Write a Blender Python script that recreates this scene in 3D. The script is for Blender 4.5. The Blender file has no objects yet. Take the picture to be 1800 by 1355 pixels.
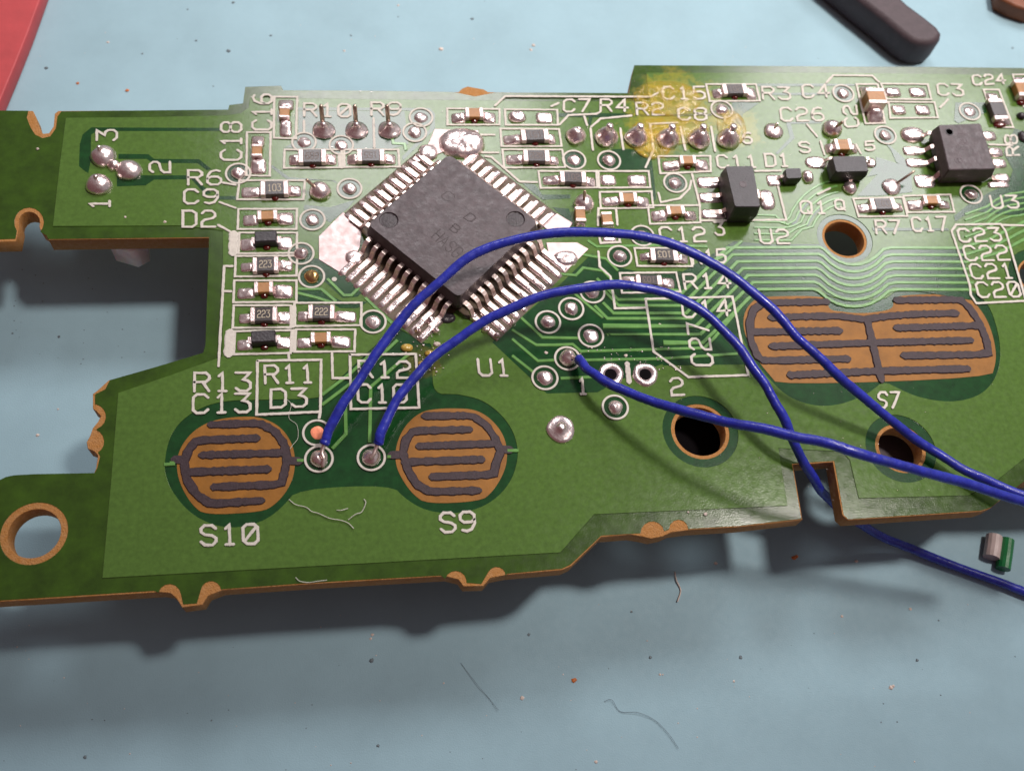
import bpy, bmesh, math, random
from mathutils import Vector, Matrix, Euler
random.seed(7)
SC = bpy.context.scene
COL = SC.collection
# ------------------------------------------------------------------ camera, world, lights (1 unit = 1 mm)
SC.unit_settings.system = 'METRIC'; SC.unit_settings.scale_length = 0.001
FPX = 1798.0                                        # focal length in pixels of the 1800 px wide photograph
CAM_E = Euler((0.441616, -0.100326, -0.081381), 'XYZ')
CAM_P = Vector((0, 0, 75.0))
cd = bpy.data.cameras.new('camera'); cam = bpy.data.objects.new('camera', cd); COL.objects.link(cam)
cam.location = CAM_P; cam.rotation_euler = CAM_E
cd.sensor_width = 36; cd.lens = FPX / 1800 * 36; cd.clip_start = 1; cd.clip_end = 5000
cd.dof.use_dof = True; cd.dof.focus_distance = 83; cd.dof.aperture_fstop = 0.055
SC.camera = cam
w = bpy.data.worlds.new('World'); SC.world = w; w.use_nodes = True
wn = w.node_tree.nodes; wl = w.node_tree.links
bg = wn['Background']; bg.inputs[1].default_value = 0.25
tc = wn.new('ShaderNodeTexCoord'); dp = wn.new('ShaderNodeVectorMath'); dp.operation = 'DOT_PRODUCT'; dp.inputs[1].default_value = (0.75, 0.60, 0.28)
wl.new(tc.outputs['Generated'], dp.inputs[0])
wr = wn.new('ShaderNodeValToRGB'); wr.color_ramp.interpolation = 'EASE'
wr.color_ramp.elements[0].position = 0.30; wr.color_ramp.elements[0].color = (0.50, 0.22, 0.24, 1)      # dim room, warm and reddish towards the viewer
wr.color_ramp.elements[1].position = 0.78; wr.color_ramp.elements[1].color = (1.10, 1.02, 1.06, 1)
wm = wn.new('ShaderNodeMath'); wm.operation = 'MULTIPLY_ADD'; wm.inputs[1].default_value = .5; wm.inputs[2].default_value = .5
wl.new(dp.outputs['Value'], wm.inputs[0]); wl.new(wm.outputs[0], wr.inputs['Fac']); wl.new(wr.outputs['Color'], bg.inputs[0])
MAT_Z = -9.5
def area(name, loc, target, size, power, col, size_y=None, shape='DISK', spread=180):
    l = bpy.data.lights.new(name, 'AREA'); l.shape = shape; l.size = size
    if size_y: l.size_y = size_y
    l.energy = power; l.color = col; l.spread = math.radians(spread)
    o = bpy.data.objects.new(name, l); COL.objects.link(o); o.location = loc
    o.rotation_euler = (Vector(target) - Vector(loc)).to_track_quat('-Z', 'Y').to_euler()
    return o
sl = bpy.data.lights.new('bench_lamp', 'SPOT'); sl.energy = 8.0e6; sl.color = (1.0, 0.92, 0.87); sl.shadow_soft_size = 29
sl.spot_size = math.radians(27); sl.spot_blend = 1.0
so = bpy.data.objects.new('bench_lamp', sl); COL.objects.link(so); so.location = (187, 97, 400)
so.rotation_euler = (Vector((38, 86, 0)) - so.location).to_track_quat('-Z', 'Y').to_euler()
area('sheen_panel_near', (12, 272, 260), (5, 50, 0), 115, 4.2e5, (1.0, 0.97, 0.98), 85, 'RECTANGLE')  # added soft panel out of view, puts a pale sheen on the upper board
area('sheen_panel_far', (195, 258, 260), (40, 50, 0), 110, 4.4e5, (1.0, 0.97, 0.98), 100, 'RECTANGLE')  # second added panel, for the sheen on the upper right of the board
SC.view_settings.view_transform = 'Standard'; SC.view_settings.look = 'None'
SC.view_settings.exposure = 0.0; SC.view_settings.gamma = 1.0
SC.cycles.max_bounces = 8; SC.cycles.use_denoising = True; SC.cycles.sample_clamp_indirect = 6

# ------------------------------------------------------------------ picture point -> point in the place, on a level plane
ROT = CAM_E.to_matrix()
def U(p, z=0.0):
    d = ROT @ Vector(((p[0] - 900) / FPX, -(p[1] - 677.5) / FPX, -1.0))
    t = (z - CAM_P.z) / d.z
    q = CAM_P + d * t
    return Vector((q.x, q.y))
def crop(ox, oy, s):
    return lambda x, y: (ox + x / s, oy + y / s)
A = crop(0, 150, 3.984); B = crop(380, 130, 4.5); C = crop(380, 400, 4.5); D = crop(560, 200, 3.226)
E = crop(780, 130, 4.5); F = crop(1100, 100, 4.234); G = crop(1400, 100, 4.235); H = crop(900, 400, 3.764)
I = crop(1300, 360, 3.566); J = crop(1300, 680, 3.566); K = crop(900, 620, 3.566); L = crop(250, 640, 2.571)
M = crop(0, 620, 2.8225); N = crop(300, 900, 2.25); O = crop(0, 380, 3.984); P = crop(300, 600, 3.913)
Q = crop(580, 420, 4.286); X = lambda x, y: (x, y); T = crop(1400, 0, 4.5)

# ------------------------------------------------------------------ materials
def mat(name, col, rough=0.5, metal=0.0, bump=0.0, bscale=3.0, var=0.0, vscale=0.6, coat=0.0, spec=0.5, col2=None, trans=0.0, detail=6, rvar=0.0, bdist=0.05):
    m = bpy.data.materials.new(name); m.use_nodes = True; nt = m.node_tree; n = nt.nodes; l = nt.links
    b = n['Principled BSDF']
    b.inputs['Base Color'].default_value = (*col, 1); b.inputs['Roughness'].default_value = rough
    b.inputs['Metallic'].default_value = metal; b.inputs['Specular IOR Level'].default_value = spec
    b.inputs['Coat Weight'].default_value = coat; b.inputs['Coat Roughness'].default_value = 0.12
    b.inputs['Transmission Weight'].default_value = trans
    geo = n.new('ShaderNodeNewGeometry')
    if var or col2:
        ns = n.new('ShaderNodeTexNoise'); ns.inputs['Scale'].default_value = vscale; ns.inputs['Detail'].default_value = detail
        ns.inputs['Roughness'].default_value = 0.65
        l.new(geo.outputs['Position'], ns.inputs['Vector'])
        r = n.new('ShaderNodeValToRGB'); r.color_ramp.elements[0].position = .3; r.color_ramp.elements[1].position = .7
        c2 = col2 or tuple(min(1, c * (1 + var)) for c in col)
        c1 = col if col2 else tuple(c * (1 - var) for c in col)
        r.color_ramp.elements[0].color = (*c1, 1); r.color_ramp.elements[1].color = (*c2, 1)
        l.new(ns.outputs['Fac'], r.inputs['Fac']); l.new(r.outputs['Color'], b.inputs['Base Color'])
        m['ramp'] = r.name
    if rvar:
        nr = n.new('ShaderNodeTexNoise'); nr.inputs['Scale'].default_value = 1.7; nr.inputs['Detail'].default_value = 5
        l.new(geo.outputs['Position'], nr.inputs['Vector'])
        mr = n.new('ShaderNodeMapRange'); mr.inputs['From Min'].default_value = .3; mr.inputs['From Max'].default_value = .7
        mr.inputs['To Min'].default_value = max(0.02, rough - rvar); mr.inputs['To Max'].default_value = rough + rvar
        l.new(nr.outputs['Fac'], mr.inputs['Value']); l.new(mr.outputs['Result'], b.inputs['Roughness'])
    if bump:
        nb = n.new('ShaderNodeTexNoise'); nb.inputs['Scale'].default_value = bscale; nb.inputs['Detail'].default_value = 5
        l.new(geo.outputs['Position'], nb.inputs['Vector'])
        bp = n.new('ShaderNodeBump'); bp.inputs['Strength'].default_value = bump; bp.inputs['Distance'].default_value = bdist
        l.new(nb.outputs['Fac'], bp.inputs['Height']); l.new(bp.outputs['Normal'], b.inputs['Normal'])
    return m
def blend_patch(m, specs):
    """local stains with a shape of their own: (x, y, radius, colour, amount)"""
    nt = m.node_tree; n = nt.nodes; l = nt.links; b = n['Principled BSDF']
    src = b.inputs['Base Color'].links[0].from_socket
    geo = n.new('ShaderNodeNewGeometry')
    nz = n.new('ShaderNodeTexNoise'); nz.inputs['Scale'].default_value = .55; nz.inputs['Detail'].default_value = 7; nz.inputs['Roughness'].default_value = .7
    l.new(geo.outputs['Position'], nz.inputs['Vector'])
    for (x, y, r, col, amt) in specs:
        vm = n.new('ShaderNodeVectorMath'); vm.operation = 'DISTANCE'; vm.inputs[1].default_value = (x, y, 0)
        l.new(geo.outputs['Position'], vm.inputs[0])
        ad = n.new('ShaderNodeMath'); ad.operation = 'MULTIPLY_ADD'; ad.inputs[1].default_value = r * 2.2
        l.new(nz.outputs['Fac'], ad.inputs[0]); l.new(vm.outputs['Value'], ad.inputs[2])
        mr = n.new('ShaderNodeMapRange'); mr.inputs['From Min'].default_value = r * 1.85; mr.inputs['From Max'].default_value = r * 2.15
        mr.inputs['To Min'].default_value = amt; mr.inputs['To Max'].default_value = 0
        l.new(ad.outputs[0], mr.inputs['Value'])
        mx = n.new('ShaderNodeMix'); mx.data_type = 'RGBA'
        l.new(mr.outputs['Result'], mx.inputs['Factor']); l.new(src, mx.inputs['A']); mx.inputs['B'].default_value = (*col, 1)
        src = mx.outputs['Result']
    l.new(src, b.inputs['Base Color'])

M_BARE = mat('mask_over_laminate', (0.030, 0.068, 0.004), .16, bump=.12, bscale=9, var=.35, vscale=.5, rvar=.03)
M_POUR = mat('mask_over_copper', (0.072, 0.140, 0.025), .15, spec=.38, bump=.10, bscale=7, var=.18, vscale=2.4, rvar=.03, detail=10)
M_DARK = mat('mask_gap', (0.006, 0.045, 0.009), .14, bump=.1, bscale=9, var=.3, vscale=1.2)
M_TRACE = mat('mask_over_trace', (0.115, 0.27, 0.065), .18, bump=.12, bscale=9, var=.2, vscale=1.2)
M_FR = mat('laminate', (0.38, 0.155, 0.025), .8, bump=1.0, bscale=9, vscale=2.6, col2=(.44, .22, .08), bdist=.12)
M_FRP = mat('bare_pad_laminate', (0.26, 0.108, 0.015), .5, spec=.22, bump=.3, bscale=9, var=.2, vscale=.7)
M_CARB = mat('carbon_ink', (0.038, 0.022, 0.027), .55, spec=.3, bump=.5, bscale=7, var=.3, vscale=3)
M_SILK = mat('white_print', (0.56, 0.52, 0.46), .6, bump=.4, bscale=8, var=.13, vscale=4)
M_SOLD = mat('solder', (0.92, 0.77, 0.75), .26, .92, bump=.34, bscale=2.6, var=.12, vscale=2, rvar=.11, bdist=.12)
M_TIN = mat('tinned_pad', (0.52, 0.41, 0.40), .42, .6, bump=.25, bscale=2.2, var=.13, vscale=1.2, rvar=.12)
M_LEAD = mat('tinned_lead', (0.86, 0.69, 0.63), .34, .9, bump=.2, bscale=4, var=.18, vscale=2.5, rvar=.1)
M_PIN = mat('brass_pin', (0.52, 0.40, 0.32), .32, 1.0, bump=.4, bscale=5, var=.2, vscale=3)
M_COPP = mat('bare_copper', (0.80, 0.27, 0.15), .5, .6, bump=.3, bscale=5, var=.12, vscale=2)
M_CHIP = mat('moulded_epoxy', (0.066, 0.047, 0.052), .42, spec=.4, bump=1.0, bscale=3.0, var=.28, vscale=1.4, rvar=.1, bdist=.035)
M_MARKD = mat('dark_rough_epoxy', (.030, .020, .024), .45, bump=1.0, bscale=5, var=.4, vscale=4)
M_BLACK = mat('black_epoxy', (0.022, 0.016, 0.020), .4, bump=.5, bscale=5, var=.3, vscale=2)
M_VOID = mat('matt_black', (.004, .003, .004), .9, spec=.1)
M_RES = mat('resistor_film', (0.028, 0.018, 0.018), .28, bump=.2, bscale=6, var=.2, vscale=2)
M_CER = mat('alumina', (0.10, 0.075, 0.07), .5, bump=.3, bscale=6, var=.2, vscale=3)
M_TERM = mat('terminal_plating', (0.74, 0.60, 0.58), .35, .7, bump=.9, bscale=6, var=.15, vscale=5)
M_TAN = mat('tan_ceramic', (0.34, 0.155, 0.045), .4, bump=.3, bscale=5, var=.18, vscale=2)
M_GLUE = mat('red_adhesive', (0.085, 0.006, 0.003), .18, bump=.3, bscale=4, var=.3, vscale=3, coat=.4)
M_DIG = mat('pale_print', (0.42, 0.36, 0.26), .6, var=.2, vscale=6)
M_DIG2 = mat('worn_print', (0.13, 0.095, 0.08), .6, var=.3, vscale=6)
M_BLUE = mat('blue_insulation', (0.018, 0.027, 0.31), .3, bump=.8, bscale=3, var=.3, vscale=1.2, rvar=.14, bdist=.03)
M_MAT = mat('bench_mat', (0.285, 0.430, 0.49), .6, spec=.22, bump=.45, bscale=8, var=.07, vscale=.12, rvar=.08, bdist=.04)
M_RED = mat('red_plastic', (0.46, 0.055, 0.06), .5, bump=.25, bscale=2, var=.1, vscale=.4)
M_HAND = mat('dark_rubber', (0.055, 0.036, 0.042), .6, bump=.7, bscale=3, var=.2, vscale=1)
M_BROWN = mat('brown_plastic', (0.20, 0.06, 0.02), .5, bump=.3, bscale=2, var=.3, vscale=.8)
M_LED = mat('milky_plastic', (0.92, 0.72, 0.68), .3, trans=.3, bump=.5, bscale=1.5, var=.15, vscale=.8)
M_LED.node_tree.nodes['Principled BSDF'].inputs['Subsurface Weight'].default_value = .7
M_GREENI = mat('green_insulation', (0.01, 0.16, 0.045), .35, bump=.3, bscale=3, var=.2, vscale=1)
M_WHITEI = mat('grey_white_insulation', (0.52, 0.42, 0.40), .45, bump=.5, bscale=3, var=.2, vscale=1)
M_SPECK = mat('pale_crumb', (0.60, 0.50, 0.44), .6, var=.3, vscale=3)
M_SPECKD = mat('dark_crumb', (0.15, 0.19, 0.21), .6, var=.3, vscale=3)
M_SPECKO = mat('orange_crumb', (0.50, 0.14, 0.03), .6, var=.3, vscale=3)
M_HAIR = mat('grey_hair', (.15, .20, .23), .6)
M_FIB = mat('pale_fibre', (0.50, 0.50, 0.42), .6)
M_RESIN = mat('flux_resin', (0.42, 0.27, 0.05), .12, bump=.8, bscale=2, var=.3, vscale=1.5, coat=.5)
c1 = U((1190, 190)); c2 = U((1150, 235)); c3 = U((1290, 225)); c4 = U((745, 640)); c5 = U((455, 205))
YEL = (0.40, 0.31, 0.025)
for m_, k in ((M_POUR, 1.0), (M_DARK, .6), (M_BARE, .75), (M_TRACE, .8)):
    blend_patch(m_, [(c1.x, c1.y, 4.6, YEL, .4 * k), (c2.x, c2.y, 3.0, YEL, .35 * k), (c3.x, c3.y, 2.6, YEL, .28 * k),
                     (c4.x, c4.y, 1.6, (.20, .16, .02), .5 * k)])

# ------------------------------------------------------------------ mesh helpers
WR = random.Random(99)
class MB:
    def __init__(s): s.v = []; s.f = []
    def add(s, vs, fs):
        o = len(s.v); s.v += [tuple(v) for v in vs]; s.f += [tuple(i + o for i in f) for f in fs]
    def box(s, c, size, rz=0, taper=0.0, bev=0.0):
        x, y, z = [a / 2 for a in size]; R = Matrix.Rotation(rz, 3, 'Z'); c = Vector(c)
        if bev <= 0:
            vs = [c + R @ Vector((sx * x * (1 - taper if sz > 0 else 1), sy * y * (1 - taper if sz > 0 else 1), sz * z)) for sz in (-1, 1) for sx, sy in ((-1, -1), (1, -1), (1, 1), (-1, 1))]
            s.add(vs, [(3, 2, 1, 0), (4, 5, 6, 7), (0, 1, 5, 4), (1, 2, 6, 5), (2, 3, 7, 6), (3, 0, 4, 7)]); return
        lv = []; b = bev
        for (zz, ins) in ((-z, b), (-z + b, 0), (z - b, taper * min(x, y)), (z, b + taper * min(x, y))):
            xi, yi = x - ins, y - ins; cc = b
            lv.append([c + R @ Vector((px, py, zz)) for px, py in ((-xi + cc, -yi), (xi - cc, -yi), (xi, -yi + cc), (xi, yi - cc), (xi - cc, yi), (-xi + cc, yi), (-xi, yi - cc), (-xi, -yi + cc))])
        s.loft(lv, True, True)
    def loft(s, rings, cap0=True, cap1=True, closed=True):
        n = len(rings[0]); vs = [v for r in rings for v in r]; fs = []
        for k in range(len(rings) - 1):
            for i in range(n if closed else n - 1):
                j = (i + 1) % n
                fs.append((k * n + i, k * n + j, (k + 1) * n + j, (k + 1) * n + i))
        if cap0: fs.append(tuple(range(n - 1, -1, -1)))
        if cap1: fs.append(tuple(range((len(rings) - 1) * n, len(rings) * n)))
        s.add(vs, fs)
    def lathe(s, prof, c=(0, 0, 0), n=24, cap=True):
        c = Vector(c)
        rings = [[c + Vector((r * math.cos(2 * math.pi * i / n), r * math.sin(2 * math.pi * i / n), z)) for i in range(n)] for r, z in prof]
        s.loft(rings, cap, cap)
    def tube(s, pts, r, n=12, cap=True):
        pts = [Vector(p) for p in pts]; rings = []
        up = Vector((0, 0, 1)); 
        for i, p in enumerate(pts):
            t = (pts[min(i + 1, len(pts) - 1)] - pts[max(i - 1, 0)]).normalized()
            a = t.cross(up)
            if a.length < 1e-3: a = t.cross(Vector((0, 1, 0)))
            a.normalize(); b = a.cross(t).normalized()
            rr = r[i] if isinstance(r, (list, tuple)) else r
            rings.append([p + (a * math.cos(2 * math.pi * k / n) + b * math.sin(2 * math.pi * k / n)) * rr for k in range(n)])
        s.loft(rings, cap, cap)
    def ribbon(s, pts, wd, z0, z1, ch=0.03, caps=True, wob=0.0):
        pts = [Vector((p[0], p[1])) for p in pts]; closed = (pts[0] - pts[-1]).length < 1e-4
        if wob:
            o_ = [pts[0]]
            for a, b in zip(pts[:-1], pts[1:]):
                m_ = max(1, min(60, int((b - a).length / .22)))
                for k in range(1, m_ + 1): o_.append(a.lerp(b, k / m_) + Vector((WR.uniform(-wob, wob), WR.uniform(-wob, wob))))
            if closed: o_[-1] = o_[0].copy()
            pts = o_
        n = len(pts)
        if closed: pts = pts[:-1]; n -= 1
        L_, R_ = [], []
        for i in range(n):
            a = pts[(i - 1) % n] if (closed or i > 0) else None; b = pts[(i + 1) % n] if (closed or i < n - 1) else None
            d1 = (pts[i] - a).normalized() if a is not None else None; d2 = (b - pts[i]).normalized() if b is not None else None
            if d1 is None: d1 = d2
            if d2 is None: d2 = d1
            n1 = Vector((-d1.y, d1.x)); n2 = Vector((-d2.y, d2.x)); m = n1 + n2
            m = n1 if m.length < 1e-5 else m.normalized()
            k = min(1.6, 1 / max(.35, m.dot(n1)))
            L_.append((pts[i], m * k))
        rings = []
        h0 = wd / 2
        def ring(p, m):
            h = h0 * (1 + (WR.uniform(-.13, .13) if wob else 0))
            return [(p.x + m.x * h, p.y + m.y * h, z0), (p.x + m.x * (h - ch), p.y + m.y * (h - ch), z1), (p.x - m.x * (h - ch), p.y - m.y * (h - ch), z1), (p.x - m.x * h, p.y - m.y * h, z0)]
        if not closed and caps:
            p, m = L_[0]; d = (pts[1] - pts[0]).normalized(); 
            for a in (math.radians(75), math.radians(27)):
                rings.append(ring(p - d * h0 * math.sin(a), m * math.cos(a)))
        for p, m in L_: rings.append(ring(p, m))
        if not closed and caps:
            p, m = L_[-1]; d = (pts[-1] - pts[-2]).normalized()
            for a in (math.radians(27), math.radians(75)):
                rings.append(ring(p + d * h0 * math.sin(a), m * math.cos(a)))
        if closed: rings.append(rings[0])
        vs = [v for r in rings for v in r]; fs = []
        for k in range(len(rings) - 1):
            for i in range(3): fs.append((k * 4 + i, k * 4 + i + 1, (k + 1) * 4 + i + 1, (k + 1) * 4 + i))
        if not closed:
            fs.append((3, 2, 1, 0)); e = (len(rings) - 1) * 4; fs.append((e, e + 1, e + 2, e + 3))
        s.add(vs, fs)
    def build(s, name, m, parent=None, smooth=False, origin=None):
        me = bpy.data.meshes.new(name)
        o0 = Vector(origin) if origin is not None else Vector((0, 0, 0))
        me.from_pydata([tuple(Vector(v) - o0) for v in s.v], [], s.f)
        bm = bmesh.new(); bm.from_mesh(me); bmesh.ops.recalc_face_normals(bm, faces=bm.faces); bm.to_mesh(me); bm.free()
        me.materials.append(m)
        if smooth: me.shade_smooth()
        ob = bpy.data.objects.new(name, me); COL.objects.link(ob); ob.location = o0
        if parent is not None:
            ob.parent = parent
            ob.matrix_parent_inverse = WORLD_INV.get(parent.name, Matrix.Identity(4))
        WORLD_INV[ob.name] = Matrix.Translation(-ob.location)
        return ob
WORLD_INV = {}
def plate(name, loops, z0, z1, m, parent=None, bevel=0.0, smooth=False):
    """flat plate with holes (loops: outer and inner outlines in mm)"""
    cu = bpy.data.curves.new(name, 'CURVE'); cu.dimensions = '2D'; cu.fill_mode = 'BOTH'
    for lp in loops:
        sp = cu.splines.new('POLY'); sp.points.add(len(lp) - 1)
        for i, p in enumerate(lp): sp.points[i].co = (p[0], p[1], 0, 1)
        sp.use_cyclic_u = True
    cu.extrude = max((z1 - z0) / 2 - bevel, 1e-4)
    if bevel: cu.bevel_depth = bevel; cu.bevel_resolution = 1; cu.offset = -bevel
    tmp = bpy.data.objects.new('tmp', cu)
    me = bpy.data.meshes.new_from_object(tmp); bpy.data.objects.remove(tmp); bpy.data.curves.remove(cu)
    me.name = name
    for v in me.vertices: v.co.z += (z0 + z1) / 2
    me.materials.clear(); me.materials.append(m)
    if smooth: me.shade_smooth()
    ob = bpy.data.objects.new(name, me); COL.objects.link(ob)
    if parent is not None:
        ob.parent = parent; ob.matrix_parent_inverse = WORLD_INV.get(parent.name, Matrix.Identity(4))
    WORLD_INV[ob.name] = Matrix.Identity(4)
    return ob
def circ(c, r, n=40, ph=0): return [(c[0] + r * math.cos(2 * math.pi * i / n + ph), c[1] + r * math.sin(2 * math.pi * i / n + ph)) for i in range(n)]
def px(fn, pts, z=0): return [U(fn(*p), z) for p in pts]
def smooth_line(pts, sub=6):
    pts = [Vector(p) for p in pts]; out = []
    P_ = [pts[0] * 2 - pts[1]] + pts + [pts[-1] * 2 - pts[-2]]
    for i in range(1, len(P_) - 2):
        for k in range(sub):
            t = k / sub; a, b, c, d = P_[i - 1:i + 3]
            out.append(0.5 * ((2 * b) + (c - a) * t + (2 * a - 5 * b + 4 * c - d) * t * t + (3 * b - a - 3 * c + d) * t ** 3))
    out.append(pts[-1]); return out
def tag(o, label=None, cat=None, group=None, kind=None):
    if label: o['label'] = label
    if cat: o['category'] = cat
    if group: o['group'] = group
    if kind: o['kind'] = kind
    return o

# ------------------------------------------------------------------ bench mat
mb = MB(); s_ = 900; NG = 12
mb.add([(-s_, -s_, MAT_Z), (s_, -s_, MAT_Z), (s_, s_, MAT_Z), (-s_, s_, MAT_Z)], [(0, 1, 2, 3)])
tag(mb.build('bench_mat', M_MAT), 'pale blue rubber bench mat under the circuit board', None, None, 'structure')

# ------------------------------------------------------------------ board
BOARD = bpy.data.objects.new('circuit_board', None); COL.objects.link(BOARD)
tag(BOARD, 'green printed circuit board with black square chip and gold-brown button contacts', 'circuit board')
ZP = 0.06; ZI = 0.068; ZT = 0.128; ZS = 0.15
def arc(c, r, a0, a1, n=8):          # in picture pixels
    return [(c[0] + r * math.cos(math.radians(a0 + (a1 - a0) * i / n)), c[1] + r * math.sin(math.radians(a0 + (a1 - a0) * i / n))) for i in range(n + 1)]
OUT_TOP = [(-90, 194), (58, 195), (62, 203), (66, 218), (75, 235), (86, 234), (94, 222), (96, 200), (102, 195), (401, 193), (403, 185), (427, 182), (431, 153), (494, 151), (498, 159),
           (640, 159.5), (806, 162), (812, 156), (822, 152), (838, 155), (850, 157), (858, 162), (960, 163), (1106, 164), (1109, 142), (1115, 115), (1300, 116), (1450, 117), (1640, 118), (1800, 120), (1960, 123),
           (2060, 840), (1900, 846), (1800, 846)]
OUT_SUB = OUT_TOP + [(1741, 893), (1725, 898.5), (1491, 914), (1481, 905), (1464.5, 811.5), (1394, 816.5), (1411, 913), (1300, 925.5), (1214, 930.5), (1180, 935), (1165, 942), (1145, 946), (1128, 942), (1108, 939), (1057, 943), (1004, 994), (989, 1001), (891, 1009.5),
           (862, 1015), (850, 1029), (815, 1030), (806, 1018), (783, 1012), (560, 1025), (391, 1036.5), (366, 1046), (356, 1062), (320, 1067), (311, 1052), (300, 1042), (283, 1040), (0, 1057), (-90, 1062),
           (-95, 850), (-30, 848), (0, 843), (10, 838), (24, 835), (60, 833), (165, 831), (168.5, 823), (172, 800), (166, 793), (154, 788), (152, 777), (158, 766), (163, 752), (172, 741), (177, 731), (171, 724), (163, 718), (163, 692), (170, 687), (191, 668), (270, 646), (357, 620), (361, 606), (367.5, 418),
           (85, 421.5), (80, 409), (70, 403)] + arc((51, 391), 19, 20, -200, 10) + [(31, 408), (28, 424), (-90, 427)]
OUT_TOP_M = [(-90, 194), (50, 195), (47, 207), (54, 225), (62, 237), (75, 243), (88, 240), (98, 226), (101, 205), (108, 196)] + OUT_TOP[9:15] + [(640, 159.5), (795, 162), (812, 165), (835, 170), (855, 166), (870, 163)] + OUT_TOP[22:]
OUT_MASK = OUT_TOP_M + [(1741, 892), (1725, 897), (1491, 912.5), (1483, 904), (1466.5, 810), (1392, 814.5), (1409, 911.5), (1300, 924), (1214, 929)] + arc((1193, 930), 17, 0, -180, 6) + [(1172, 932)] + arc((1147, 937), 21, -10, -180, 7) + [(1108, 938), (1057, 941), (1003, 992), (988, 999), (891, 1008)] + \
           arc((873, 1012), 16, 0, -150, 6) + [(846, 1026), (820, 1024)] + arc((801, 1022), 19, -10, -165, 6) + [(775, 1011), (560, 1023), (391, 1035)] + arc((371, 1039), 18, -10, -170, 7) + [(346, 1060), (322, 1062)] + arc((298, 1046), 20, -5, -165, 6) + [(270, 1038), (0, 1055), (-90, 1060),
           (-95, 850), (-30, 848), (0, 843), (10, 838), (24, 835), (60, 833), (166, 831), (171, 822), (176, 802)] + arc((161, 776), 22, 60, -70, 6) + arc((164, 732), 22, 70, -80, 7) + [(167, 710), (167, 693), (185, 684), (193, 668), (270, 646), (357, 620), (361, 606), (367.5, 417), (85, 420.5), (82, 414)] + \
           arc((51, 391), 26, 40, -215, 12) + [(27, 420), (-90, 423)]
OUT_MASK_T = [p for p in OUT_MASK]
HOLES = [((60, 937), 1.85, 2.35, None), ((1231, 758), 2.12, 2.42, 3.15), ((1484.5, 419.5), 1.85, 2.08, 2.6), ((1583, 788), 1.85, 2.15, 3.0), ((1828, 488), 1.9, 2.1, 3.0)]
HC = [U(h[0]) for h in HOLES]
BIT = [(64, 204, 14, 5)]
plate('laminate_core', [px(X, OUT_SUB)] + [circ(HC[i], h[1]) for i, h in enumerate(HOLES)], -1.6, -0.03, M_FR, BOARD, bevel=.03)
plate('solder_mask', [px(X, OUT_MASK)] + [circ(HC[i], h[2]) for i, h in enumerate(HOLES)], -0.03, 0.0, M_BARE, BOARD, bevel=.012)
# through-hole pads left open (test holes)
def chaikin(p, it=2):
    for _ in range(it):
        q = []
        for i in range(len(p)):
            a, b = p[i], p[(i + 1) % len(p)]; q += [(a[0] * .75 + b[0] * .25, a[1] * .75 + b[1] * .25), (a[0] * .25 + b[0] * .75, a[1] * .25 + b[1] * .75)]
        p = q
    return p
KEYDARK = px(L, [(102, 452), (110, 380), (140, 300), (200, 235), (300, 183), (400, 165), (520, 163), (800, 157)]) + px(P, [(1040, 362), (1210, 215), (1440, 0)]) + \
    px(X, [(691, 573), (727, 592), (746, 605), (760, 603), (759, 646), (762, 693), (800, 693)]) + px(L, [(1440, 140), (1530, 160), (1610, 215), (1670, 290), (1696, 370), (1697, 430), (1672, 520), (1610, 600), (1520, 655), (1400, 678), (1280, 662), (1190, 610), (1128, 545), (700, 565), (640, 640), (560, 705), (440, 742), (320, 730), (210, 670), (130, 570), (104, 490)])
S7CL = px(I, [(-10, 640), (10, 610), (60, 560), (130, 535), (470, 530), (520, 560), (600, 590), (700, 600), (900, 600), (960, 560), (1000, 525), (1420, 520), (1540, 600), (1590, 700), (1625, 830), (1635, 950), (1615, 1060), (1560, 1150), (1480, 1205), (1360, 1235), (1230, 1230), (1100, 1200), (1000, 1155), (900, 1105), (830, 1165), (760, 1205), (640, 1250), (520, 1265), (400, 1245), (290, 1195), (180, 1090), (80, 960), (10, 820), (-20, 720)])
KEYDARK = chaikin(KEYDARK); S7CL = chaikin(S7CL)
POUR = px(X, [(93, 398.5), (104, 300), (116, 208), (250, 207), (398, 204), (424, 200), (437, 190), (440, 173), (530, 174), (800, 177), (950, 179), (1140, 179), (1136, 129), (1450, 129), (1640, 131), (1955, 136), (2020, 770), (1800, 806), (1751, 845), (1701, 871), (1509, 876), (1493.5, 809), (1480, 794), (1368, 788), (1384, 889), (1044, 904), (985, 971), (180, 1016), (195, 850), (208, 691), (300, 660), (391, 627), (392, 500), (391.6, 406), (321, 397.5)])
ploops = [POUR, KEYDARK, S7CL] + [circ(HC[i], h[3]) for i, h in enumerate(HOLES) if h[3]]
plate('copper_pour', ploops, 0.0, ZP, M_POUR, BOARD, bevel=.02)

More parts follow.
